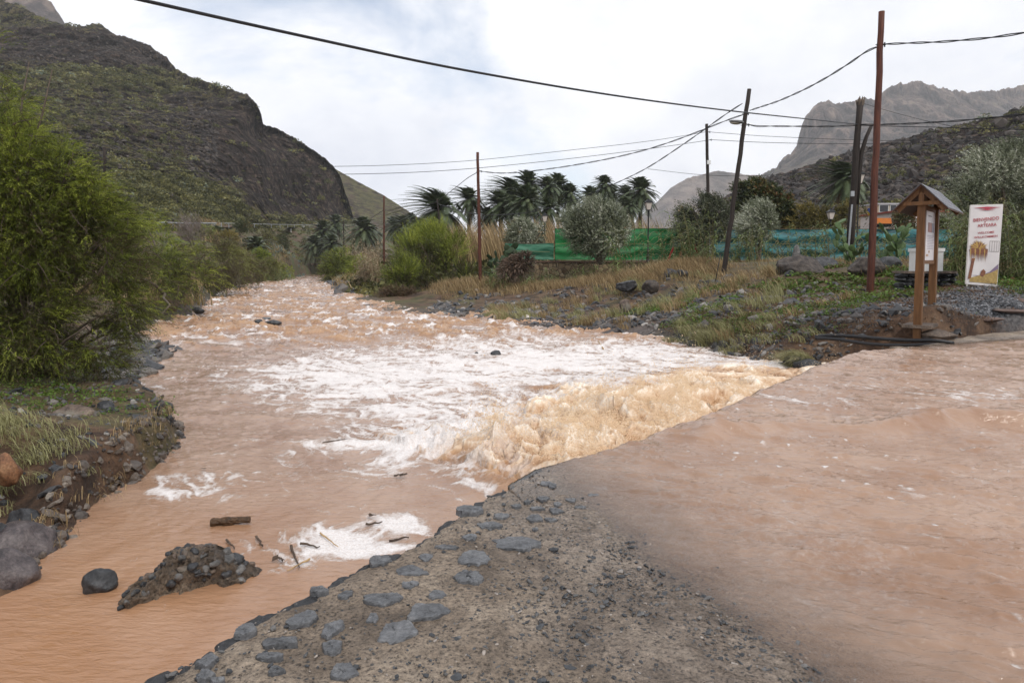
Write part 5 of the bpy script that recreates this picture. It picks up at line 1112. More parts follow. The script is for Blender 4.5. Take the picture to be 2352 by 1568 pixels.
P = line_pts(3000, [(1030,560,64),(1100,560,62),(1200,560,60),(1285,560,58)], (14, 0, 3)); P[:, 2] = 1.2
blades('tan_reeds', P, rng.uniform(2.2, 4.6, len(P)), .05, .18, G_DRY, 'dense bank of tan dry reeds below the palm grove', wind=.35, curl=.3, cat='reeds')
P = line_pts(1300, [(1280,540,62),(1400,540,64),(1530,540,66)], (12, 0, 3)); P[:, 2] = 1.6
blades('tan_reeds', P, rng.uniform(2.8, 5.0, len(P)), .05, .15, G_DRY, 'tan dry reeds showing above the green fence', wind=.3, curl=.3, cat='reeds')
P = line_pts(160, [(835,672,60),(855,672,58),(870,680,56)], (7, 0, 1.5)); P[:, 2] = np.maximum(P[:, 2], zr_of(P[:, 1])+.1)
canes('dead_cane', P, rng.uniform(1.0, 3.6, len(P)), leafy('dead_cane_leaf', [(0, (.15, .10, .06)), (.6, (.34, .26, .16)), (1, (.30, .32, .18))], .2), 'pale dead cane leaning out between the two green bushes', ll=.7, lw=.07, nl=8)
P = line_pts(120, [(790,600,98),(850,590,95),(870,600,90)], (14, 0, 3)); P[:, 2] = np.maximum(P[:, 2], .2)
canes('dead_cane', P, rng.uniform(2, 5, len(P)), leafy('dead_cane_leaf_far', [(0, (.15, .11, .06)), (1, (.34, .27, .17))], .2), 'tan reeds behind the green bushes at the river bend', ll=1.0, lw=.12, nl=8)
P = line_pts(180, [(590,610,84),(620,615,88),(655,618,100)], (12, 0, 3))
canes('pale_cane', P, rng.uniform(1, 2.6, len(P)), G_CANE, 'pale green cane on the far left bank', ll=.8, lw=.10, nl=8)
# dry grass
P = line_pts(1500, [(1010,664,43),(1090,662,42),(1200,664,40),(1320,664,38),(1420,668,34)], (16, 0, 1.2))
blades('dry_grass', P, rng.uniform(.25, .7, len(P)), .012, .5, G_DRY, 'band of golden dry grass on the right bank', per=9, spread=.22, wind=.5)
P = line_pts(1100, [(1420,640,32),(1480,625,32),(1540,612,32.3),(1600,612,31.5),(1650,622,31)], (14, 0, .9))
blades('dry_grass', P, rng.uniform(.25, .65, len(P)), .011, .5, G_DRY, 'golden dry grass on the mound below the fence', per=9, spread=.2, wind=.5)
# grass tussocks on the right bank
def field(n, xr, yr, wf): return scatter(n, xr, yr, wf)
nb_ = lambda X, Y, sc, sd_, a, b_: sstep(fbm2(X*sc, Y*sc, 3, sd_), a, b_)
P = field(170, (-9, 9), (16, 33), lambda X, Y, sd: (sd > .25)*nb_(X, Y, .35, 501, -.25, .2)*(X > -Y*.10-1)*np.clip(Y/30, .3, 1)); P = P[P[:, 0] > -P[:, 1]*.12]
for k, (lo_, hi_) in enumerate([(0, .5), (.5, 1)]):
    q = P[int(len(P)*lo_):int(len(P)*hi_)]
    blades('grass_tussocks', q, rng.uniform(.22, .55, len(q)), .009, .55, [G_DRY, G_PALE][k], ['tan grass tussocks on the stony right bank', 'grey green grass tussocks on the right bank'][k], per=70, spread=.14, wind=.5)
P = field(110, (2.5, 7.5), (14.5, 20), lambda X, Y, sd: (sd > .1)*np.exp(-((X-4.6)/1.3)**2-((Y-16.8)/1.8)**2))
blades('bank_grass', P, rng.uniform(.25, .5, len(P)), .006, .9, G_PALE, 'flattened olive grass hanging down the right bank', per=60, spread=.12, wind=.9, curl=1.6)
P = at(np.full(24, 1845.)+rng.normal(0, 10, 24), 782+rng.normal(0, 3, 24), 14.3); P[:, 2] = ground_z(P[:, 0], P[:, 1])+.03
blades('bank_grass', P, rng.uniform(.35, .65, len(P)), .006, .8, G_PALE, 'washed out grass tuft hanging at the end of the black pipes', per=45, spread=.06, wind=1.2, curl=2.0)
P = field(420, (7, 26), (22, 41), lambda X, Y, sd: .8*nb_(X, Y, .4, 541, -.5, .1)+.2)
blades('dry_grass', P, rng.uniform(.12, .4, len(P)), .012, .7, G_DRY, 'short dry grass on the flat ground before the teal fence', per=40, spread=.35, wind=.5)
# green creeping weeds
def weeds(name, P, r, mat, label, per=16, s_=.03, cat='weeds'):
    n = len(P); k = per; C = P[:, None]+rng.normal(0, 1, (n, k, 3))*np.array([1, 1, .35])*r[:, None, None]+np.array([0, 0, .02]); C[..., 2] = np.maximum(C[..., 2], P[:, None, 2]+.005)
    a = unit(rng.normal(size=(n, k, 3))*np.array([1, 1, .5])); b_ = unit(np.cross(a, rng.normal(size=(n, k, 3))*np.array([.4, .4, 1])+np.array([0, 0, 1.]))); z = s_*rng.uniform(.6, 1.5, (n, k, 1))*np.clip(P[:, None, 1:2]/9, .6, 3)
    V = np.stack([C-a*z, C+b_*z*.6, C+a*z, C-b_*z*.6], 2).reshape(-1, 3); F = np.arange(n*k*4).reshape(-1, 4)
    mb = MB(); t = np.clip(rng.beta(2, 1.8, n)[:, None]+rng.normal(0, .12, (n, k)), 0, 1); mb.add(V, F, np.repeat(t.ravel(), 4)); o = mb.build(name, mat, tone=True); tag(o, label, cat, kind='stuff'); return o
P = field(1500, (3, 13), (14.5, 26), lambda X, Y, sd: (sd > .8)*nb_(X, Y, .5, 511, -.1, .35)*(X > 3.5+0*Y)*(1-.75*(Y < 17)*(X < 12)*(X > 6)))
weeds('creeping_weeds', P, rng.uniform(.06, .2, len(P)), G_WEED, 'bright green and rusty weeds creeping over the right bank', 30, .014)
P = field(1500, (4.5, 12), (13.2, 20), lambda X, Y, sd: (sd > .1)*nb_(X, Y, .8, 518, -.4, .2)*(seg_dist(X, Y, EDGE)[0] > .05))
blades('dead_weeds', P, rng.uniform(.05, .16, len(P)), .005, 1.6, leafy('rusty_stems', [(0, (.06, .03, .016)), (.5, (.16, .08, .04)), (1, (.30, .20, .10))], .1), 'flattened rusty brown stems matted over the bare earth of the right bank', per=14, spread=.10, wind=.6, curl=2.4, cat='weeds')
P = field(700, (8, 20), (17.0, 23), lambda X, Y, sd: .9*nb_(X, Y, .5, 512, -.5, 0))
weeds('verge_weeds', P, rng.uniform(.08, .22, len(P)), G_WEED, 'green weeds at the foot of the banner and the stone bench', 26, .022)
P = field(380, (-8.5, -2.8), (6.6, 12), lambda X, Y, sd: (sd > .10)*nb_(X, Y, .9, 513, -.25, .2))
weeds('bank_weeds', P, rng.uniform(.04, .12, len(P)), G_WEED, 'green and red weeds on top of the left bank under the bush', 26, .016)
P = field(210, (-7, -3.4), (5.0, 7.6), lambda X, Y, sd: (sd > .12)*np.exp(-((X+4.9)/.9)**2-((Y-6.2)/.6)**2)*nb_(X, Y, 2.2, 515, -.45, .1))
blades('bank_grass', P, rng.uniform(.09, .26, len(P)), .003, 1.1, G_PALE, 'pale flattened grass on top of the left bank beside the rusty boulder', per=26, spread=.06, wind=.9, curl=1.6)
P = field(60, (-5, -3.4), (5, 9), lambda X, Y, sd: (sd > .02)*(sd < .25)*1.0)
blades('bank_roots', P, rng.uniform(.1, .3, len(P)), .003, .6, G_DRY, 'dry stems hanging over the edge of the left bank', per=8, spread=.04, wind=-.3, curl=3.0)
P = field(900, (-60, 2), (28, 120), lambda X, Y, sd: (sd > .5)*(sd < 14)*nb_(X, Y, .12, 521, -.2, .2)*(X < -Y*.12))
blades('bank_grass', P, rng.uniform(.4, 1.2, len(P)), .03, .5, G_DRY, 'dry grass on the far banks of the river', per=14, spread=.4)
P = field(2600, (-85, 5), (45, 200), lambda X, Y, sd: (sd > 1)*nb_(X, Y, .06, 522, -.4, .2)*(X < -Y*.05))
clumps('bank_shrubs', P, rng.gamma(3, .22, len(P)), LEAFA, 60, label='low shrubs on the slopes between river and mountain road')
P = field(500, (-12, 8), (48, 100), lambda X, Y, sd: (sd > 1)*(X > -Y*.22)*1.0)
clumps('bank_shrubs', P, rng.gamma(3, .28, len(P)), LEAFA, 60, label='rough green growth behind the right bank bushes')
P = at(np.concatenate([rng.uniform(30, 330, 40), rng.uniform(620, 700, 50)]), np.concatenate([np.full(40, 500.), rng.uniform(545, 590, 50)]), np.concatenate([np.full(40, 90.), rng.uniform(110, 135, 50)]))
P[:, 2] = np.maximum(P[:, 2], 0); P = P[40:]
P[:, 2] = ground_z(P[:, 0], P[:, 1])+.2
blades('blue_agaves', P, rng.uniform(.4, .8, len(P)), .05, .8, leafy('agave_leaf', [(0, (.10, .15, .13)), (1, (.25, .33, .31))], .1), 'blue grey agaves on the slope left of the bend palms', per=18, spread=.15, wind=0, cat='agaves')
# ================================================================== BUILT THINGS
POLE_RED = simple('red_brown_timber', (.115, .036, .019), (.04, .012, .008), 5, .65, .5, .01, vscale=(6, 6, .6))
POLE_DARK = simple('dark_timber', (.035, .024, .018), (.012, .009, .008), 5, .7, .5, .01, vscale=(6, 6, .6))
RUBBER = simple('black_rubber', (.018, .018, .020), (.010, .010, .012), 20, .4)
IRON = simple('black_iron', (.012, .013, .014), (.02, .02, .022), 20, .4, metal=.3)
STEEL = simple('galvanised_steel', (.42, .43, .44), (.28, .29, .30), 14, .45, metal=.6)
WHITE = simple('white_plastic', (.72, .72, .70), (.60, .60, .58), 6, .45)
def v3(p): return np.array([float(q) for q in p])
def pole(bx, by_, tx, ty, D, wpx, mat, label, group='utility poles', bot=None, name='utility_pole', jag=0, cat='utility pole'):
    b_ = v3(at(bx, by_, D)); t_ = v3(at(tx, ty, D)); r = wpx/FD*D/2
    gzb = gz(b_[0], b_[1]); d = (t_-b_); 
    if bot != 'keep': b2 = b_+d*((gzb-.3-b_[2])/d[2])
    else: b2 = b_
    root = empty(name, tuple(b_), label, cat, group)
    s = np.linspace(0, 1, 16)[:, None]; pts = b2+(t_-b2)*s-b_; pts[1:-1, 0] += rng.normal(0, r*.12, 14)
    mb = MB(); mb.tube(pts, r*(1.12-.24*s[:, 0]), 12, wob=.03); 
    mb.build('shaft', mat, root, smooth=True)
    return root, b_, t_, r
def bracket(root, b_, p, s_=.1, name='bracket'):
    mb = MB(); q = v3(p)-b_; mb.tube([q+np.array([-s_, -.02, 0]), q+np.array([s_, -.02, 0])], .015, 6); mb.tube([q+np.array([s_*.8, -.02, -.06]), q+np.array([s_*.8, -.02, .07])], .02, 6); mb.build(name, IRON, root)
r_, b_, t_, _ = pole(1998, 680, 2025, 27, 20, 14.5, POLE_RED, 'tall thick red brown wooden pole in the bare earth left of the kiosk'); bracket(r_, b_, at(2022, 104, 20), .14)
mb = MB(); q = v3(at(2000, 600, 20))-b_; mb.tube([v3(at(1992, 676, 20))-b_, v3(at(2000, 420, 20))-b_], .008, 5); mb.build('ground_wire', RUBBER, r_)
r_, b_, t_, _ = pole(1662, 628, 1721, 205, 30, 10.5, POLE_DARK, 'dark pole leaning to the right with a street light head near its top'); LEAN = (r_, b_)
bracket(r_, b_, at(1711, 288, 30), .2); bracket(r_, b_, at(1712, 262, 30), .15)
# street light head
q = v3(at(1695, 281, 30))-b_; mb = MB()
prof = [(-.40, .03, .015), (-.30, .13, .06), (-.10, .17, .085), (.12, .14, .10), (.26, .07, .07), (.36, .045, .045)]
rings = []
for x, w_, h_ in prof:
    th = np.linspace(0, 2*math.pi, 14, endpoint=False); rings.append(np.stack([np.full(14, x), np.cos(th)*w_, np.where(np.sin(th) > 0, np.sin(th)*h_, np.sin(th)*h_*.45)], -1))
V = np.concatenate(rings); F = [(a*14+i, a*14+(i+1) % 14, (a+1)*14+(i+1) % 14, (a+1)*14+i) for a in range(5) for i in range(14)]+[tuple(range(13, -1, -1)), tuple(70+i for i in range(14))]
c, s_ = math.cos(.12), math.sin(.12); R = np.array([[c, 0, s_], [0, 1, 0], [-s_, 0, c]]); mb.add(V @ R.T+q, F); lh = mb.build('light_head', simple('light_head_grey', (.16, .16, .16), (.10, .10, .10), 9, .5), r_, smooth=True)
mb = MB(); v, f = ICO[3]; mb.add((v*np.array([.22, .12, .05])+np.array([-.12, 0, -.06])) @ R.T+q, f); mb.build('lens', simple('dirty_lens', (.40, .36, .30), (.28, .25, .2), 9, .25), lh, smooth=True)
r_, b_, t_, _ = pole(1628, 592, 1623, 285, 43, 7.5, POLE_DARK, 'slim upright dark pole left of the leaning one, standing by the fences'); bracket(r_, b_, at(1628, 322, 43), .18); bracket(r_, b_, at(1626, 304, 43), .14)
mb = MB(); q = v3(at(1628, 373, 42.8))-b_; mb.box(q, (.2, .16, .24)); mb.build('junction_box', WHITE, r_)
mb = MB(); mb.tube([v3(at(1631, 598, 42.8))-b_, v3(at(1629, 455, 42.8))-b_], .035, 6); mb.tube([v3(at(1634, 598, 42.8))-b_, v3(at(1632, 470, 42.8))-b_], .03, 6); mb.build('conduit', STEEL, r_)
r_, b_, t_, _ = pole(1103, 648, 1097, 350, 42, 7.2, POLE_RED, 'tall rusty brown pole in the dry grass in front of the palm grove'); bracket(r_, b_, at(1100, 394, 42), .18)
r_, b_, t_, _ = pole(882, 602, 882, 450, 80, 4.4, POLE_RED, 'thin rusty pole among the bushes near the river bend'); bracket(r_, b_, at(882, 483, 80), .25)
r_, b_, t_, _ = pole(1015, 560, 1004, 457, 62, 4.2, POLE_DARK, 'thin dark leaning pole in front of the wind swept palm')
r_, b_, t_, _ = pole(790, 575, 789, 507, 140, 2.8, POLE_DARK, 'short far pole beside the palms at the mountain foot')
r_, b_, t_, _ = pole(242, 430, 239, 338, 34, 6.5, POLE_DARK, 'dark pole rising behind the huge feathery bush on the left'); bracket(r_, b_, at(240, 384, 34), .25)
# the broken trunk that serves as a pole
b_ = v3(at(1950, 606, 30)); root = empty('broken_pole', tuple(b_), 'dark old trunk pole with a splintered top and a side limb, carrying cables', 'utility pole', 'utility poles')
pp = [(1950, 610), (1955, 520), (1962, 430), (1967, 340), (1972, 280), (1976, 236)]; pts = np.array([v3(at(x, y, 30)) for x, y in pp])-b_; pts[0, 2] -= .4
mb = MB(); mb.tube(pts, np.array([.17, .16, .15, .14, .12, .14]), 14, wob=.08); mb.build('shaft', POLE_DARK, root, smooth=True)
mb = MB()
for k in range(9):
    a = k/9*6.28; s0 = pts[-1]+np.array([math.cos(a)*.09, math.sin(a)*.09, -.12]); e = s0+np.array([math.cos(a)*.07*rng.uniform(0, 2.2), math.sin(a)*.05, rng.uniform(.15, .42)]); mb.tube([s0, (s0+e)/2, e], [.06, .045, .012], 5)
mb.build('splintered_top', simple('torn_wood', (.20, .15, .11), (.06, .045, .035), 14, .85, vscale=(4, 4, 1)), root)
mb = MB(); l_ = np.array([v3(at(x, y, 30)) for x, y in [(1967, 470), (1974, 400), (1979, 350), (1990, 315), (2001, 290)]])-b_; mb.tube(l_, [.10, .09, .085, .08, .07], 10, wob=.08); mb.build('side_limb', POLE_DARK, root, smooth=True)
mb = MB(); mb.tube([v3(at(1946, 604, 29.6))-b_, v3(at(1957, 470, 29.6))-b_], .04, 6); mb.build('conduit', STEEL, root)
mb = MB(); mb.box(v3(at(1958, 445, 29.7))-b_, (.14, .08, .22)); mb.build('junction_box', STEEL, root)

# ------------------------------------------------------------------ cables
def cable(pts, D0, D1, r, label, strands=1):
    P = np.array(pts, float); L_ = np.concatenate([[0], np.cumsum(np.hypot(*np.diff(P, axis=0).T))]); u = np.linspace(0, L_[-1], 90)
    # smooth the polyline so that it hangs in one curve
    x = np.interp(u, L_, P[:, 0]); y = np.interp(u, L_, P[:, 1])
    for _ in range(30): y[1:-1] = (y[:-2]+2*y[1:-1]+y[2:])/4; x[1:-1] = (x[:-2]+2*x[1:-1]+x[2:])/4
    D = 1/(1/D0+(1/D1-1/D0)*(x-x[0])/(x[-1]-x[0]+1e-9)) if abs(P[-1, 0]-P[0, 0]) > 30 else np.linspace(D0, D1, 90)
    W = at(x, y, D); mb = MB()
    if strands == 1: mb.tube(W, r, 6)
    else:
        W = np.stack([np.interp(np.linspace(0, 89, 700), range(90), W[:, j]) for j in range(3)], 1); ln = np.concatenate([[0], np.cumsum(np.linalg.norm(np.diff(W, axis=0), axis=1))])
        for k in range(strands):
            a = ln*3.2+k*6.283/strands; mb.tube(W+np.stack([0*a, np.cos(a)*r, np.sin(a)*r], -1), r*.75, 5)
    return tag(mb.build('power_cable', RUBBER, smooth=True), label, 'cable', 'overhead cables')
cable([(150, -38), (325, 0), (520, 45), (1000, 150), (1300, 203), (1500, 233), (1690, 257), (1880, 276), (1972, 286)], 7, 30, .020, 'thick overhead cable running from the top left corner down to the broken pole')
cable([(1972, 286), (2010, 287), (2100, 284), (2200, 278), (2352, 263), (2500, 245)], 30, 22, .022, 'twisted cable from the broken pole to the right edge', 2)
cable([(1714, 285), (1735, 291), (1760, 290), (1900, 291), (1972, 288)], 30, 30, .022, 'short twisted cable between the leaning pole and the broken pole', 2)
cable([(1972, 288), (2030, 290), (2130, 292), (2352, 298), (2480, 301)], 30, 24, .016, 'cable going right from the broken pole, just under the twisted one')
cable([(2020, 106), (1990, 117), (1960, 140), (1900, 178), (1850, 205), (1790, 232), (1722, 254)], 20, 30, .020, 'cable swinging from the tall red brown pole to the leaning pole', 2)
cable([(1712, 262), (1690, 268), (1630, 292), (1560, 320), (1480, 346), (1400, 365), (1300, 383), (1200, 396), (1140, 400), (1101, 393)], 30, 42, .020, 'twisted cable sagging from the leaning pole to the tall rusty pole', 2)
cable([(1705, 238), (1680, 252), (1640, 282), (1580, 325), (1520, 365), (1487, 388), (1400, 428), (1329, 456), (1247, 484), (1181, 493), (1105, 496), (1050, 486), (1003, 467)], 30, 62, .020, 'cable dropping from the leaning pole across the palms to the thin dark pole', 2)
cable([(1098, 395), (1075, 408), (1040, 436), (1006, 462)], 42, 62, .022, 'short cable from the tall rusty pole down to the thin dark pole')
cable([(240, 374), (400, 378), (600, 382), (790, 383), (950, 378), (1097, 369), (1300, 346), (1470, 328), (1560, 315), (1622, 303)], 34, 43, .014, 'upper of the two long cables crossing the valley to the slim pole')
cable([(240, 385), (400, 393), (600, 400), (790, 401), (950, 397), (1097, 387), (1300, 366), (1470, 345), (1560, 333), (1622, 323)], 34, 43, .016, 'lower of the two long cables crossing the valley to the slim pole')
cable([(1625, 303), (1734, 312), (1910, 320), (2050, 324), (2200, 320), (2352, 313), (2480, 306)], 43, 36, .014, 'upper thin cable going right from the slim pole behind the other poles')
cable([(1630, 321), (1734, 327), (1850, 330), (1990, 331), (2150, 327), (2352, 318), (2480, 311)], 43, 36, .016, 'lower thin cable going right from the slim pole behind the other poles')
cable([(1488, 388), (1560, 397), (1622, 404), (1743, 405), (1900, 392), (2100, 365), (2352, 330)], 40, 36, .012, 'faint cable low across the slope on the right')
cable([(1980, 237), (2050, 258), (2131, 279), (2250, 303), (2352, 318)], 30, 24, .009, 'thin wire from the splintered top down to the right')
cable([(2028, 102), (2100, 99), (2160, 97), (2270, 88), (2352, 76), (2480, 52)], 20, 14, .018, 'cable leaving the tall red brown pole to the upper right', 2)
cable([(882, 482), (850, 503), (820, 511), (790, 509)], 80, 140, .03, 'cable from the thin rusty pole to the far pole')
cable([(882, 483), (930, 486), (970, 478), (1006, 462)], 80, 62, .022, 'cable between the thin rusty pole and the thin dark leaning pole')
cable([(240, 385), (180, 386), (60, 380), (-60, 368)], 34, 26, .016, 'cable running left from the pole behind the huge bush')

# ------------------------------------------------------------------ lanterns
FROST = simple('frosted_glass', (.62, .55, .49), (.55, .48, .43), 3, .3)
def lantern_parts(root, zt, k=1.0, off=(0, 0, 0)):
    o_ = np.array(off, float); mb = MB()
    def frus(mb, z0, z1, a, b_, th=.0):
        mb.add(np.array([(-a,-a,z0),(a,-a,z0),(a,a,z0),(-a,a,z0),(-b_,-b_,z1),(b_,-b_,z1),(b_,b_,z1),(-b_,b_,z1)])*k+o_+np.array([0, 0, zt]), [(3,2,1,0),(4,5,6,7),(0,1,5,4),(1,2,6,5),(2,3,7,6),(3,0,4,7)])
    g_ = MB(); frus(g_, -.42, -.02, .10, .19); gl_ = g_.build('glass', FROST, root)
    frus(mb, -.02, .02, .225, .225); frus(mb, .02, .16, .21, .07); frus(mb, .16, .20, .05, .05); frus(mb, .20, .28, .02, .005); frus(mb, -.46, -.42, .115, .115)
    for sx in (-1, 1):
        for sy in (-1, 1): mb.tube([o_+np.array([sx*.105*k, sy*.105*k, zt-.42*k]), o_+np.array([sx*.195*k, sy*.195*k, zt-.02*k])], .012*k, 5)
    mb.build('lantern_frame', IRON, root)
def street_lamp(dx, D, top, label):
    p = v3(at(dx, 601, D)); root = empty('street_lamp', tuple(p), label, 'street lamp', 'black lantern lamps along the wall'); H = float(at(dx, top, D)[2])-p[2]
    mb = MB(); prof = [(0, .15), (.05, .15), (.08, .11), (.3, .10), (.34, .13), (.38, .13), (.42, .075), (.62, .065), (.66, .085), (.70, .05), (H-1.0, .04), (H-.92, .06), (H-.85, .04), (H-.76, .04)]
    mb.tube([(0, 0, z) for z, _ in prof], [r for _, r in prof], 12); mb.build('post', IRON, root, smooth=True); lantern_parts(root, H-.28, 1.1)
street_lamp(1488, 44.0, 455, 'black street lantern in front of the green fence, nearest of the lanterns')
street_lamp(1905, 46.5, 478, 'black street lantern in front of the teal fence, behind the right bank boulders')
street_lamp(1251, 53, 487, 'black street lantern at the left end of the stone wall')
p = v3(at(1973, 412, 36)); root = empty('wall_lantern', tuple(p), 'pale lantern hanging at the dark broken pole above the cactus', 'lantern'); lantern_parts(root, .25, 1.1)
mb = MB(); mb.tube([(0, 0, .5), (-.12, 0, .62), (-.35, 0, .6)], .02, 6); mb.tube([(0, 0, -.2), (0, 0, -3.8)], .03, 6); mb.build('arm', IRON, root)

# ------------------------------------------------------------------ wall and fences
STONEW = None
m, nt, b = new_mat('rubble_wall'); tcn = N(nt, 'ShaderNodeTexCoord'); vo = N(nt, 'ShaderNodeTexVoronoi'); vo.inputs['Scale'].default_value = 3.2; nt.links.new(tcn.outputs['Object'], vo.inputs['Vector'])
ve = N(nt, 'ShaderNodeTexVoronoi', feature='DISTANCE_TO_EDGE'); ve.inputs['Scale'].default_value = 3.2; nt.links.new(tcn.outputs['Object'], ve.inputs['Vector'])
rc = ramp(nt, vo.outputs['Color'], [(.2, (.10, .065, .035)), (.5, (.21, .15, .085)), (.8, (.30, .23, .14))]); e_ = ramp(nt, ve.outputs['Distance'], [(.02, (.25, .25, .25)), (.08, (1, 1, 1))])
nt.links.new(mixc(nt, 1.0, rc.outputs[0], e_.outputs[0], 'MULTIPLY'), b.inputs['Base Color']); b.inputs['Roughness'].default_value = .85; bump(nt, b, ve.outputs['Distance'], 1, .06); STONEW = m
xw0, xw1 = float(at(1228, 600, 44)[0]), float(at(2480, 600, 44)[0]); wz = float(at(1300, 602.5, 44)[2])
root = empty('retaining_wall', (xw0, 44.2, 0), 'low brown stone retaining wall with a red brown coping under the fences', 'wall')
mb = MB(); mb.box(((xw1-xw0)/2, 0, (wz-1.2)/2), (xw1-xw0, .4, wz+1.2)); mb.build('masonry', STONEW, root)
mb = MB(); mb.box(((xw1-xw0)/2, -.03, wz+.05), (xw1-xw0, .5, .1)); mb.build('coping', simple('coping_tile', (.13, .08, .055), (.08, .05, .035), 5, .7), root)
def cloth_mat(name, a, b_, c):
    m, nt, b = new_mat(name); n = tex_noise(nt, 1.1, 5, .6, .6, vscale=(.35, 1, 3.2)); r = ramp(nt, n.outputs[0], [(.32, a), (.5, b_), (.7, c)]); n2 = tex_noise(nt, 40, 2, .5)
    nt.links.new(r.outputs[0], b.inputs['Base Color']); b.inputs['Roughness'].default_value = .6; bump(nt, b, n2.outputs[0], .3, .005); return m
def screen_fence(name, label, x0, x1, top, bot, D, mat, fold, step=3.0, tilt=0, seed=1):
    a = v3(at(x0, bot, D)); e = v3(at(x1, bot, D)); H = float(at(x0, top, D)[2])-a[2]; Ln = e[0]-a[0]; root = empty(name, tuple(a), label, 'fence')
    u = np.linspace(0, Ln, int(Ln/.07)); w_ = np.linspace(0, 1, 60); U, Wd = np.meshgrid(u, w_)
    sag = -.045*np.abs(np.sin(U/step*math.pi))+.03*fbm2(U*.6, U*0, 3, seed)
    Y = fold*.10*np.sin(Wd*H*7+1.6*fbm2(U*.5, Wd*1.2, 3, seed+1)*2)*(.4+.6*np.abs(np.sin(U/step*math.pi)))+.06*fbm2(U*1.4, Wd*4, 4, seed+2)
    grid_mesh('screen_cloth', np.stack([U, Y, Wd*(H+sag)+.04], -1), mat, parent=root)
    for k in range(int(Ln/step)+1): mb = MB(); mb.tube([(k*step, .12, 0), (k*step, .12, H+.06)], .03, 8); mb.build('post', IRON, root)
    mb = MB(); mb.tube(np.stack([u[::6], np.full(len(u[::6]), -.1), H*.5+.05+.03*np.sin(u[::6]*1.7)], -1), .014, 5); mb.build('rope', simple(name+'_rope', (.30, .24, .12), (.16, .13, .07), 20), root)
    mb = MB(); mb.tube([(0, .1, H+.03), (Ln, .1, H+.03)], .025, 6); mb.build('top_rail', simple(name+'_rail', (.10, .07, .05), (.06, .04, .03), 20), root)
GREEN = cloth_mat('green_cloth', (.002, .055, .012), (.004, .14, .030), (.008, .23, .06)); TEAL = cloth_mat('teal_cloth', (.003, .035, .043), (.005, .098, .11), (.014, .19, .20))
screen_fence('green_fence', 'bright green cloth screen fence on the wall behind the round silvery tree', 1275, 1628, 526, 598, 44.6, GREEN, .5, 3.2, seed=21)
screen_fence('green_fence', 'lower faded green cloth fence left of the taller green fence', 1160, 1272, 560, 598, 46.5, cloth_mat('faded_green_cloth', (.01, .08, .04), (.02, .13, .07), (.05, .19, .12)), .4, 3, seed=31)
screen_fence('teal_fence', 'teal cloth screen fence with sagging horizontal folds behind the cactus', 1640, 2330, 527, 599, 45, TEAL, 1.2, 2.6, seed=41)
# red play frame before the green fence
RED = simple('red_paint', (.42, .015, .02), (.30, .01, .015), 12, .4)
p = v3(at(1560, 600, 43.7)); root = empty('play_frame', tuple(p), 'red A shaped play frame legs with a grey green panel at the green fence', 'play equipment')
for (xa, ya), (xb, yb) in [((1534, 600), (1550, 560)), ((1582, 600), (1567, 560)), ((1557, 600), (1566, 575)), ((1609, 601), (1594, 560)), ((1592, 600), (1597, 578))]:
    mb = MB(); mb.tube([v3(at(xa, ya, 43.7))-p, v3(at(xb, yb, 43.7))-p], .07, 8); mb.build('leg', RED, root)
mb = MB(); mb.box(v3(at(1558, 556, 43.6))-p, (.75, .06, .6), taper=.8); mb.build('panel', simple('slate_green_panel', (.045, .10, .10), (.035, .08, .08), 5, .5), root)
mb = MB(); mb.tube([v3(at(1550, 560, 43.8))-p, v3(at(1598, 560, 43.8))-p], .05, 8); mb.build('crossbar', RED, root)

# ------------------------------------------------------------------ information kiosk
KW = simple('stained_timber', (.17, .080, .028), (.08, .036, .013), 3, .55, .4, .006, vscale=(8, 8, .8)); KD = simple('dark_timber_frame', (.10, .05, .03), (.06, .03, .018), 3, .6)
kp = v3(at(2108, 742, 13.2)); av = np.array([.65, .76, 0]); av /= np.linalg.norm(av); bv = np.array([av[1], -av[0], 0]); kb = float(kp[2])
root = empty('information_kiosk', tuple(kp), 'brown timber notice board with a small slate shingled gable roof', 'notice board')
Rk = np.stack([av, bv, [0, 0, 1]], 1)         # local x along the board, y across
def kbx(mb, c, d): mb.box(Rk @ np.array(c), d, R=Rk)
lean_ = np.array([0, 0, 0])
for nm, x, zb in (('post', 0, -.3), ('post', 1.42, -.2)):
    mb = MB(); kbx(mb, (x, 0, (2.32+zb)/2), (.135, .135, 2.32-zb)); mb.build(nm, KW, root)
mb = MB(); kbx(mb, (.71, 0, 1.18), (1.29, .06, .07)); mb.build('bottom_rail', KW, root); mb = MB(); kbx(mb, (.71, 0, 2.24), (1.29, .06, .09)); mb.build('top_rail', KW, root)
mb = MB(); kbx(mb, (.71, 0, 1.71), (1.28, .022, .98)); bd = mb.build('notice_panel', simple('white_panel', (.66, .64, .66), (.56, .54, .57), 4, .3), root)
def panel_bit(nm, x0, x1, z0, z1, col, dd=-.014):
    mb = MB(); kbx(mb, ((x0+x1)/2, -dd, (z0+z1)/2), (x1-x0, .004, z1-z0)); mb.build(nm, simple(nm+'_c%d' % int(x0*100+z0*100), col, tuple(q*.85 for q in col), 12, .4), bd)
panel_bit('photo', .62, 1.0, 1.78, 1.97, (.34, .13, .10)); panel_bit('photo', 1.02, 1.24, 1.78, 1.97, (.20, .20, .26))
for k in range(9): panel_bit('text_line', .55+.02*(k % 3), 1.25-.05*(k % 2), 1.70-k*.032, 1.712-k*.032, (.40, .38, .44))
panel_bit('text_line', .62, 1.0, 2.09, 2.11, (.25, .24, .26)); panel_bit('stain', .5, .72, 1.30, 1.335, (.40, .24, .13)); panel_bit('stain', .75, .86, 1.37, 1.41, (.36, .22, .12))
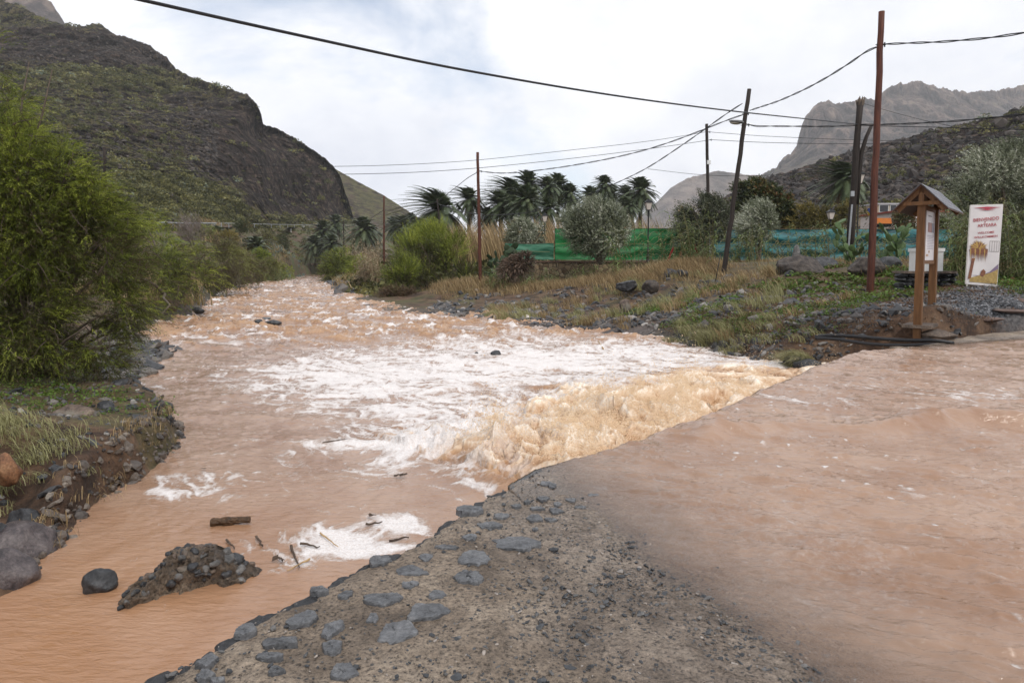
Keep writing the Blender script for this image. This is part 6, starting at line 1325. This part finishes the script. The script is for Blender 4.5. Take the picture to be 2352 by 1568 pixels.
# gable trusses
for x in (-.08, 1.5):
    mb = MB()
    for sg in (-1, 1):
        p1 = Rk @ np.array([x, 0, 2.60]); p2 = Rk @ np.array([x, sg*.40, 2.17]); c_ = (p1+p2)/2; d_ = p2-p1; ln = np.linalg.norm(d_); zx = d_/ln; xx_ = av; yy_ = np.cross(zx, xx_); mb.box(c_, (.06, .10, ln), R=np.stack([xx_, yy_, zx], 1))
    kbx(mb, (x-.035, 0, 2.30), (.05, .62, .07)); kbx(mb, (x, 0, 2.42), (.06, .09, .26)); mb.build('gable_truss', KW, root)
SH = simple('slate_shingle', (.20, .20, .22), (.07, .07, .085), 9, .45, .6, .01, vscale=(1, 1, 1))
for sg in (-1, 1):
    mb = MB()
    for row in range(6):
        u0, u1 = row/6, (row+1.25)/6
        for k in range(9):
            x0 = -.2+k*.22-(row % 2)*.11; x1 = min(x0+.21, 1.78); x0 = max(x0, -.2)
            if x1-x0 < .04: continue
            zt_, zb_ = 2.66-.46*u0, 2.66-.46*min(u1, 1.06); yt, yb = .44*u0, .44*min(u1, 1.06); o_ = .012*(rng.uniform(.7, 1.2))
            vs = [(x0, sg*yt, zt_), (x1, sg*yt, zt_), (x1, sg*yb, zb_+o_), (x0, sg*yb, zb_+o_)]; V = np.array(vs+[(x, y, z+.010) for x, y, z in vs]) @ Rk.T
            mb.add(V, [(0,1,2,3),(7,6,5,4),(0,4,5,1),(1,5,6,2),(2,6,7,3),(3,7,4,0)])
    mb.build('roof_slope', SH, root)
    mb = MB(); V = np.array([(-.19, 0, 2.625), (1.77, 0, 2.625), (1.77, sg*.455, 2.165), (-.19, sg*.455, 2.165)]); V = np.concatenate([V, V+np.array([0, 0, .02])]) @ Rk.T
    mb.add(V, [(0,1,2,3),(7,6,5,4),(0,4,5,1),(1,5,6,2),(2,6,7,3),(3,7,4,0)]); mb.build('roof_board', KD, root)
mb = MB(); kbx(mb, (.25, .0, -.06), (.75, .5, .06)); mb.build('footing', concrete_mat('footing_concrete', ((.07, .05, .038), (.13, .095, .07), (.19, .14, .105)), False), root)

# ------------------------------------------------------------------ welcome banner
Q = [v3(at(2218.6, 652, 17.0)), v3(at(2290, 658, 16.85)), v3(at(2304, 470, 17.05)), v3(at(2230, 472, 17.2))]; bo = Q[0]
def bq(u, v, d=0):
    p = (Q[0]*(1-u)+Q[1]*u)*(1-v)+(Q[3]*(1-u)+Q[2]*u)*v; n_ = np.cross(Q[1]-Q[0], Q[3]-Q[0]); n_ = n_/np.linalg.norm(n_); return p+n_*d-bo
root = empty('welcome_banner', tuple(bo), 'tall white welcome banner with red lettering and a palm picture, in green weeds', 'banner')
mb = MB(); U, Wd = np.meshgrid(np.linspace(0, 1, 20), np.linspace(0, 1, 40)); 
Pb = np.array([[bq(u, v, .010*math.sin(u*5+v*9)*math.sin(u*math.pi)) for u in np.linspace(0, 1, 20)] for v in np.linspace(0, 1, 40)])
cloth = grid_mesh('printed_sheet', Pb, simple('banner_white', (.60, .57, .56), (.52, .49, .49), 2.5, .5), parent=root)
mb = MB()
for a, b2 in ((0, 1), (1, 2), (2, 3), (3, 0)):
    pa, pb_ = Q[a]-bo, Q[b2]-bo; mb.tube([pa+np.array([0, .02, 0]), pb_+np.array([0, .02, 0])], .016, 6)
for u in (0.05, .95): mb.tube([bq(u, 0)+np.array([0, .02, 0]), bq(u, 0)+np.array([0, .02, -.5])], .018, 6)
mb.build('banner_frame', simple('banner_frame_paint', (.55, .53, .48), (.40, .38, .34), 9, .5), root)
Wb = np.linalg.norm(Q[1]-Q[0]); Hb = np.linalg.norm(Q[3]-Q[0])
def flat(nm, pts, mat, d=.016):
    V = [bq(u, v, d) for u, v in pts]; mb = MB(); mb.add(V, [tuple(range(len(V)))]); return mb.build(nm, mat, cloth)
INK = simple('red_ink', (.36, .05, .06), (.28, .04, .05), 5, .5); PINK = simple('swoosh_red', (.42, .03, .06), (.30, .03, .05), 5, .5)
def words_(txt, u, v, w_, h_, rot=.10):
    cu = bpy.data.curves.new('lettering', 'FONT'); cu.body = txt; cu.align_x = 'CENTER'; cu.align_y = 'CENTER'; cu.size = 1; cu.offset = .012
    to = bpy.data.objects.new('tmp', cu); COL.objects.link(to); bpy.context.view_layer.update(); me = bpy.data.meshes.new_from_object(to); bpy.data.objects.remove(to)
    co = np.array([q.co[:] for q in me.vertices]); mn, mx_ = co.min(0), co.max(0); co = (co-(mn+mx_)/2); co[:, 0] *= w_/(mx_[0]-mn[0]); co[:, 1] *= h_/(mx_[1]-mn[1])
    asp = Wb/Hb
    for q, c_ in zip(me.vertices, co):
        uu = u+c_[0]*math.cos(rot)-c_[1]/asp*math.sin(rot); vv = v+c_[1]+c_[0]*asp*math.sin(rot); q.co = bq(uu, vv, .017)
    me.materials.clear(); me.materials.append(INK); link('lettering', me, cloth)
words_('BIENVENIDO', .50, .822, .80, .042); words_('a', .47, .787, .05, .020); words_('ARTEARA', .54, .748, .60, .040); words_('WELCOME', .52, .655, .52, .027); words_('WILLKOMMEN', .52, .603, .74, .027)
for v, a, b2, t_ in ((.966, .07, .93, .012), (.943, .25, .78, .009)):
    flat('swoosh', [(a, v), ((a+b2)/2, v-t_), (b2, v), ((a+b2)/2, v+t_)], PINK)
cu_, cv_ = .31, .45; PB = simple('printed_palm', (.22, .09, .04), (.11, .04, .03), 14, .5); PG = simple('printed_palm_gold', (.42, .28, .08), (.30, .18, .05), 14, .5)
for k in range(46):
    a = k/46*6.283; l_ = rng.uniform(.26, .36); aspp = Wb/Hb
    if a > 3.9 and a < 5.5: l_ *= .7
    du, dv = math.cos(a), math.sin(a)*aspp; nu, nv = -math.sin(a)*.022, math.cos(a)*.022*aspp
    e = (min(max(cu_+du*l_, .01), .99), cv_+dv*l_); flat('palm_frond', [(cu_+nu, cv_+nv), (cu_+du*l_*.6+nu, cv_+dv*l_*.6+nv), e, (cu_+du*l_*.6-nu, cv_+dv*l_*.6-nv), (cu_-nu, cv_-nv)], PG if (0.2 < a < 3.1 and k % 3) else PB, .016+.0004*(k % 5))
for k in range(15):
    x = .07+k*.037; yb2 = .30-.03*math.sin(k*2.1); flat('palm_frond', [(x-.02, .45), (x+.03, .45), (x+.012, yb2)], PB if k % 4 else PG, .0185+.0003*(k % 3))
flat('palm_trunk', [(.13, .33), (.23, .33), (.14, .08), (.04, .06)], PB, .0165)
flat('printed_hill', [(.12, .115), (.45, .12), (.72, .17), (.86, .225), (.985, .275), (.985, .10)], simple('print_mauve', (.20, .15, .22), (.16, .12, .18), 6), .0155)
flat('printed_field', [(.10, .03), (.98, .03), (.985, .21), (.75, .16), (.45, .125), (.1, .08)], simple('print_ochre', (.42, .30, .11), (.22, .15, .06), 22), .0162)
flat('printed_bush', [(.42, .12), (.46, .18), (.53, .20), (.60, .17), (.58, .13), (.5, .10)], PB, .0168)
for k in range(5): flat('rule', [(.66+k*.075, .42), (.672+k*.075, .42), (.672+k*.075, .55), (.66+k*.075, .55)], simple('print_grey%d' % k, (.30, .27, .26)), .0158)
for v in (.42, .548): flat('rule', [(.66, v), (.97, v), (.97, v+.005), (.66, v+.005)], MATS['print_grey0'], .0159)

# ------------------------------------------------------------------ stone bench, white box, pipes, slabs
p = v3(at(2122, 656, 18.3)); root = empty('stone_bench', (float(p[0]), 18.3, gz(p[0], 18.3)), 'low dark dry stone bench behind the kiosk', 'bench'); wz_ = float(at(2122, 625, 18.3)[2])-root.location[2]
k = 0; mb = MB()
for row in range(4):
    x = -.72
    while x < .68:
        w_ = rng.uniform(.14, .28); v, f = rock_shape(3, 1200+k, (w_*1.1, .5, wz_/3.6), 12, .06); mb.add(v+np.array([x+w_/2, 0, (row+.45)*wz_/4.0]), f); x += w_; k += 1
mb.build('stonework', RK_DARK, root, smooth=True); mb = MB(); mb.box((0, 0, wz_), (1.42, .55, .06)); mb.build('top_slab', RK_OCHRE, root)
root2 = empty('white_box', (float(p[0]), 18.3, root.location[2]+wz_+.03), 'white plastic box with a lid standing on the stone bench', 'box')
bh = (620-568)/FD*18.3; mb = MB(); mb.box((.03, 0, bh/2), (.66, .42, bh)); mb.build('container', WHITE, root2); mb = MB(); mb.box((.03, 0, bh-.045), (.71, .47, .09)); mb.build('lid', WHITE, root2)
def pipe(pts, Ds, r, label):
    P = np.array([v3(at(x, y, D)) for (x, y), D in zip(pts, Ds)]); t = np.linspace(0, len(P)-1, 60); W = np.stack([np.interp(t, range(len(P)), P[:, j]) for j in range(3)], 1)
    for _ in range(25): W[1:-1] = (W[:-2]+2*W[1:-1]+W[2:])/4
    mb = MB(); mb.tube(W, r, 12); tag(mb.build('water_pipe', RUBBER, smooth=True), label, 'pipe', 'black pipes at the road edge')
pipe([(1872, 773), (1900, 770), (1945, 771), (2000, 776), (2060, 781), (2110, 782), (2150, 781), (2190, 788)], [13.75, 13.7, 13.5, 13.3, 13.1, 12.9, 12.75, 12.7], .036, 'upper black plastic pipe hanging over the washed out gap')
pipe([(1872, 777), (1910, 777), (1950, 783), (1990, 790), (2040, 793), (2100, 793), (2140, 789), (2180, 796)], [13.7, 13.6, 13.4, 13.2, 13.05, 12.85, 12.7, 12.65], .034, 'lower black plastic pipe hanging over the washed out gap')
p = v3(at(2158, 768, 13.1)); mb = MB(); v, f = rock_shape(4, 1400, (.62, .30, .20), 10, .03); mb.add(v, f); o = mb.build('concrete_block', MATS['footing_concrete'], smooth=True); o.location = tuple(p); tag(o, 'tilted lump of old concrete under the kiosk footing', 'concrete block')
for k, (x, y, D, w_, lab) in enumerate([(2322, 738, 14.9, .8, 'reddish flagstone at the verge of the concrete road, nearest the right edge'), (2270, 745, 14.5, .6, 'reddish flagstone at the road verge, left of its neighbour'), (2345, 722, 15.6, .6, 'small pinkish slab on the gravel at the right edge')]):
    v, f = rock_shape(3, 1500+k, (w_, .5, .09), 10, .03); mb = MB(); mb.add(v, f); o = mb.build('flagstone', simple('red_slab%d' % k, (.15, .10, .082), (.09, .065, .055), 7, .8, .3), smooth=True); p = at(x, y, D); o.location = (p[0], p[1], gz(p[0], p[1])+.005); tag(o, lab, 'flagstone', 'flagstones by the road')
mb = MB(); a = v3(at(1638, 668, 25)); e = v3(at(1655, 583, 25)); mb.tube([a-np.array([0, 0, .2]), (a+e)/2+np.array([.01, 0, 0]), e], .014, 6); tag(mb.build('iron_rod', IRON, smooth=True), 'thin dark iron rod stuck upright in the ground left of the leaning pole', 'rod')
mb = MB(); p = v3(at(1640, 590, 43.6)); mb.box((0, 0, .12), (.24, .24, .26)); mb.box((0, 0, .27), (.30, .30, .05)); o = mb.build('pillar_cap', simple('pale_stone_cap', (.42, .38, .33), (.32, .29, .25), 6)); o.location = (p[0], 44.0, wz+.1); tag(o, 'small pale stone block on the wall coping at the foot of the slim pole', 'stone block')
# ------------------------------------------------------------------ prickly pears
CACT = simple('cactus_pad', (.10, .155, .055), (.05, .085, .032), 5, .45, .5, .02)
def prickly(dx, dy, D, n, hpx, wpx, label, seed, pad=.18, mat=CACT):
    r = np.random.default_rng(seed); p = v3(at(dx, dy, D)); gz_ = gz(p[0], p[1]); root = empty('prickly_pear', (p[0], p[1], gz_), label, 'cactus', 'prickly pears'); H = hpx/FD*D; Wp = wpx/FD*D/2; nodes = []
    for k in range(n):
        if k < 5 or not nodes: c = np.array([r.uniform(-Wp*.6, Wp*.6), r.uniform(-.3, .3), .0]); d = unit(np.array([r.normal(0, .3), r.normal(0, .2), 1.0]))
        else:
            q = nodes[r.integers(max(0, len(nodes)-12), len(nodes))]; c = q[0]+q[1]*q[2]*1.75; d = unit(q[1]+np.array([r.normal(0, .55), r.normal(0, .4), .25]))
            if c[2] > H*.9 or abs(c[0]) > Wp*1.05: q = nodes[r.integers(0, len(nodes))]; c = q[0]+q[1]*q[2]*1.5; d = unit(np.array([r.normal(0, .9), r.normal(0, .5), .6]))
            if c[2] > H: continue
        s_ = pad*r.uniform(.75, 1.2); nodes.append((c, d, s_)); nrm = unit(np.cross(d, r.normal(size=3))); sd = np.cross(nrm, d)
        v, f = ICO[3]; tz = v[:, 2]; V = (sd*(v[:, 0]*(.62+.10*tz))[:, None]+nrm*(v[:, 1]*.13)[:, None]+d*(tz+1)[:, None])*s_+c; mb = MB(); mb.add(V, f); mb.build('pad', mat, root, smooth=True)
prickly(1965, 612, 29, 42, 95, 60, 'prickly pear cactus left of the red brown pole, at the foot of the broken pole', 61)
prickly(2045, 612, 27, 46, 92, 62, 'prickly pear cactus between the red brown pole and the kiosk', 62)
prickly(2300, 640, 19.5, 8, 30, 30, 'small low prickly pear beside the welcome banner', 63, .14)
prickly(1140, 650, 44, 60, 75, 66, 'dark green cactus clump right of the tall rusty pole', 64, .3, simple('dark_pad', (.035, .062, .024), (.018, .032, .013), 5, .5))
bush('root_stump', 'stump', 'uprooted dark brown stump with tangled roots before the pale shrub', [(1185,612,16,0),(1170,618,13,0),(1205,600,13,0)], 40, 520, .5, 6, .35, .05, leafy('root_tangle', [(0, (.035, .024, .017)), (1, (.15, .10, .07))], 0), droop=.4, base=(1185, 632), shell=.5, r0=.05, crown='roots')

# ------------------------------------------------------------------ houses and machine behind the fence
def house(x0, x1, top, bot, D, depth, wall, roofc, label, wins):
    a = v3(at(x0, bot, D)); b2 = v3(at(x1, bot, D)); H = float(at(x0, top, D)[2])-a[2]; W_ = b2[0]-a[0]; root = empty('house', tuple(a), label, 'house', 'houses behind the fence')
    mb = MB(); mb.box((W_/2, depth/2, H/2-1), (W_, depth, H+2)); mb.build('wall', wall, root)
    mb = MB(); mb.box((W_/2, depth/2, H+.08), (W_+.3, depth+.3, .16)); mb.build('roof', roofc, root)
    for x, z, w_, h_ in wins:
        mb = MB(); mb.box((x*W_, -.02, z*H), (w_+.14, .06, h_+.14)); f_ = mb.build('window', WHITE, root); mb = MB(); mb.box((x*W_, -.06, z*H), (w_, .04, h_)); mb.build('pane', simple('dark_pane', (.05, .05, .055), (.03, .03, .035), 3, .15), f_)
WALLW = simple('whitewash', (.66, .58, .54), (.56, .49, .46), 2, .8); BEIGE = simple('beige_render', (.46, .36, .26), (.38, .29, .21), 2, .8); REDT = simple('red_roof', (.34, .07, .05), (.25, .05, .04), 6, .7); GREYR = simple('grey_roof', (.45, .43, .44), (.35, .34, .35), 5, .6)
house(2052, 2200, 488, 560, 62, 6, WALLW, REDT, 'low white house with a red roof edge seen left of the kiosk', [(.14, .86, .9, .9), (.6, .8, .9, .8)])
house(2008, 2062, 470, 560, 75, 6, BEIGE, GREYR, 'beige house with a pale roof behind the white one', [(.35, .9, .9, .7), (.75, .9, .6, .7)])
p = v3(at(2025, 560, 47)); root = empty('digger', tuple(p), 'orange and black digging machine mostly hidden behind the red brown pole', 'digger')
ORG = simple('orange_paint', (.55, .17, .02), (.42, .12, .02), 6, .4); YEL = simple('yellow_paint', (.55, .38, .03), (.42, .28, .02), 6, .4); BLU = simple('blue_paint', (.02, .07, .30), (.02, .05, .22), 6, .4)
c = v3(at(2022, 508, 47))-p; mb = MB(); mb.box(c, (1.1, .9, .38), taper=.9); mb.build('counterweight', ORG, root)
c2 = v3(at(2022, 518, 47))-p; mb = MB(); mb.box(c2, (1.0, .8, .2), taper=1.1); mb.build('undercarriage', IRON, root)
mb = MB(); mb.tube([c2, c2+np.array([0, 0, -1.6])], .16, 8); mb.build('support', ORG, root)
mb = MB(); c3 = v3(at(1997, 492, 47))-p; mb.tube([c3+np.array([.5, 0, -.4]), c3, c3+np.array([-.1, 0, .2])], .09, 8); mb.build('boom', YEL, root)
mb = MB(); mb.box(c3+np.array([0, -.05, .25]), (.22, .2, .3)); mb.build('cylinder_housing', BLU, root)

# ------------------------------------------------------------------ mountain road and its guard rail
rp_ = [(300, 526, 75), (385, 526, 84), (450, 526, 95), (520, 524, 108), (600, 524, 135), (680, 523, 180), (750, 522, 215), (850, 520, 245)]
RP = np.array([v3(at(*a)) for a in rp_]); t = np.linspace(0, len(RP)-1, 120); C_ = np.stack([np.interp(t, range(len(RP)), RP[:, j]) for j in range(3)], 1); C_[:, 2] += .15
rd = np.stack([C_+np.array([-1.5, 1.5, .0])*k for k in np.linspace(0, 1.6, 4)]); o = grid_mesh('mountain_road', rd, simple('asphalt', (.07, .07, .072), (.05, .05, .052), 3, .85)); tag(o, kind='structure')
root = empty('guard_rail', tuple(C_[12]), 'grey steel guard rail along the mountain road on the left', 'guard rail'); o0 = C_[12]
def railseg(i0, i1):
    q = C_[i0:i1]-o0+np.array([0, 0, .62]); mb = MB(); mb.tube(q, .085 if i0 < 20 else .05, 4); mb.build('rail', STEEL, root)
railseg(12, 46); railseg(50, 118)
for i in range(12, 118, 4):
    q = C_[i]-o0; mb = MB(); mb.box(q+np.array([0, 0, .25]), (.10, .10, .9)); mb.build('rail_post', STEEL, root)
for k, (x, lab) in enumerate([(698, 'white marker post on the mountain road above the brown bank'), (620, 'pale marker post left on the mountain road'), (668, 'thin white marker post in the middle of the mountain road')]):
    D = np.interp(x, [a[0] for a in rp_], [a[2] for a in rp_]); p = v3(at(x, 524, D)); mb = MB(); mb.tube([(0, 0, 0), (0, 0, 1.1)], .11, 8); mb.tube([(0, 0, 1.1), (0, 0, 1.16)], .12, 8); o = mb.build('marker_post', WHITE); o.location = (p[0], p[1], gz(p[0], p[1])); tag(o, lab, 'marker post', 'marker posts on the road')
# ------------------------------------------------------------------ haze
def haze(dens):
    m = bpy.data.materials.new('haze_air'); m.use_nodes = True; nt = m.node_tree; nt.nodes.clear(); v = N(nt, 'ShaderNodeVolumePrincipled'); o = N(nt, 'ShaderNodeOutputMaterial')
    v.inputs['Color'].default_value = (.97, .98, 1, 1); v.inputs['Density'].default_value = dens; v.inputs['Anisotropy'].default_value = .2; nt.links.new(v.outputs[0], o.inputs['Volume'])
    mb = MB(); mb.box((200, 850, 212), (4200, 2200, 440)); h = mb.build('haze', m); h['kind'] = 'stuff'; h['label'] = 'thin pale haze filling the valley'; return h
haze(.00020)
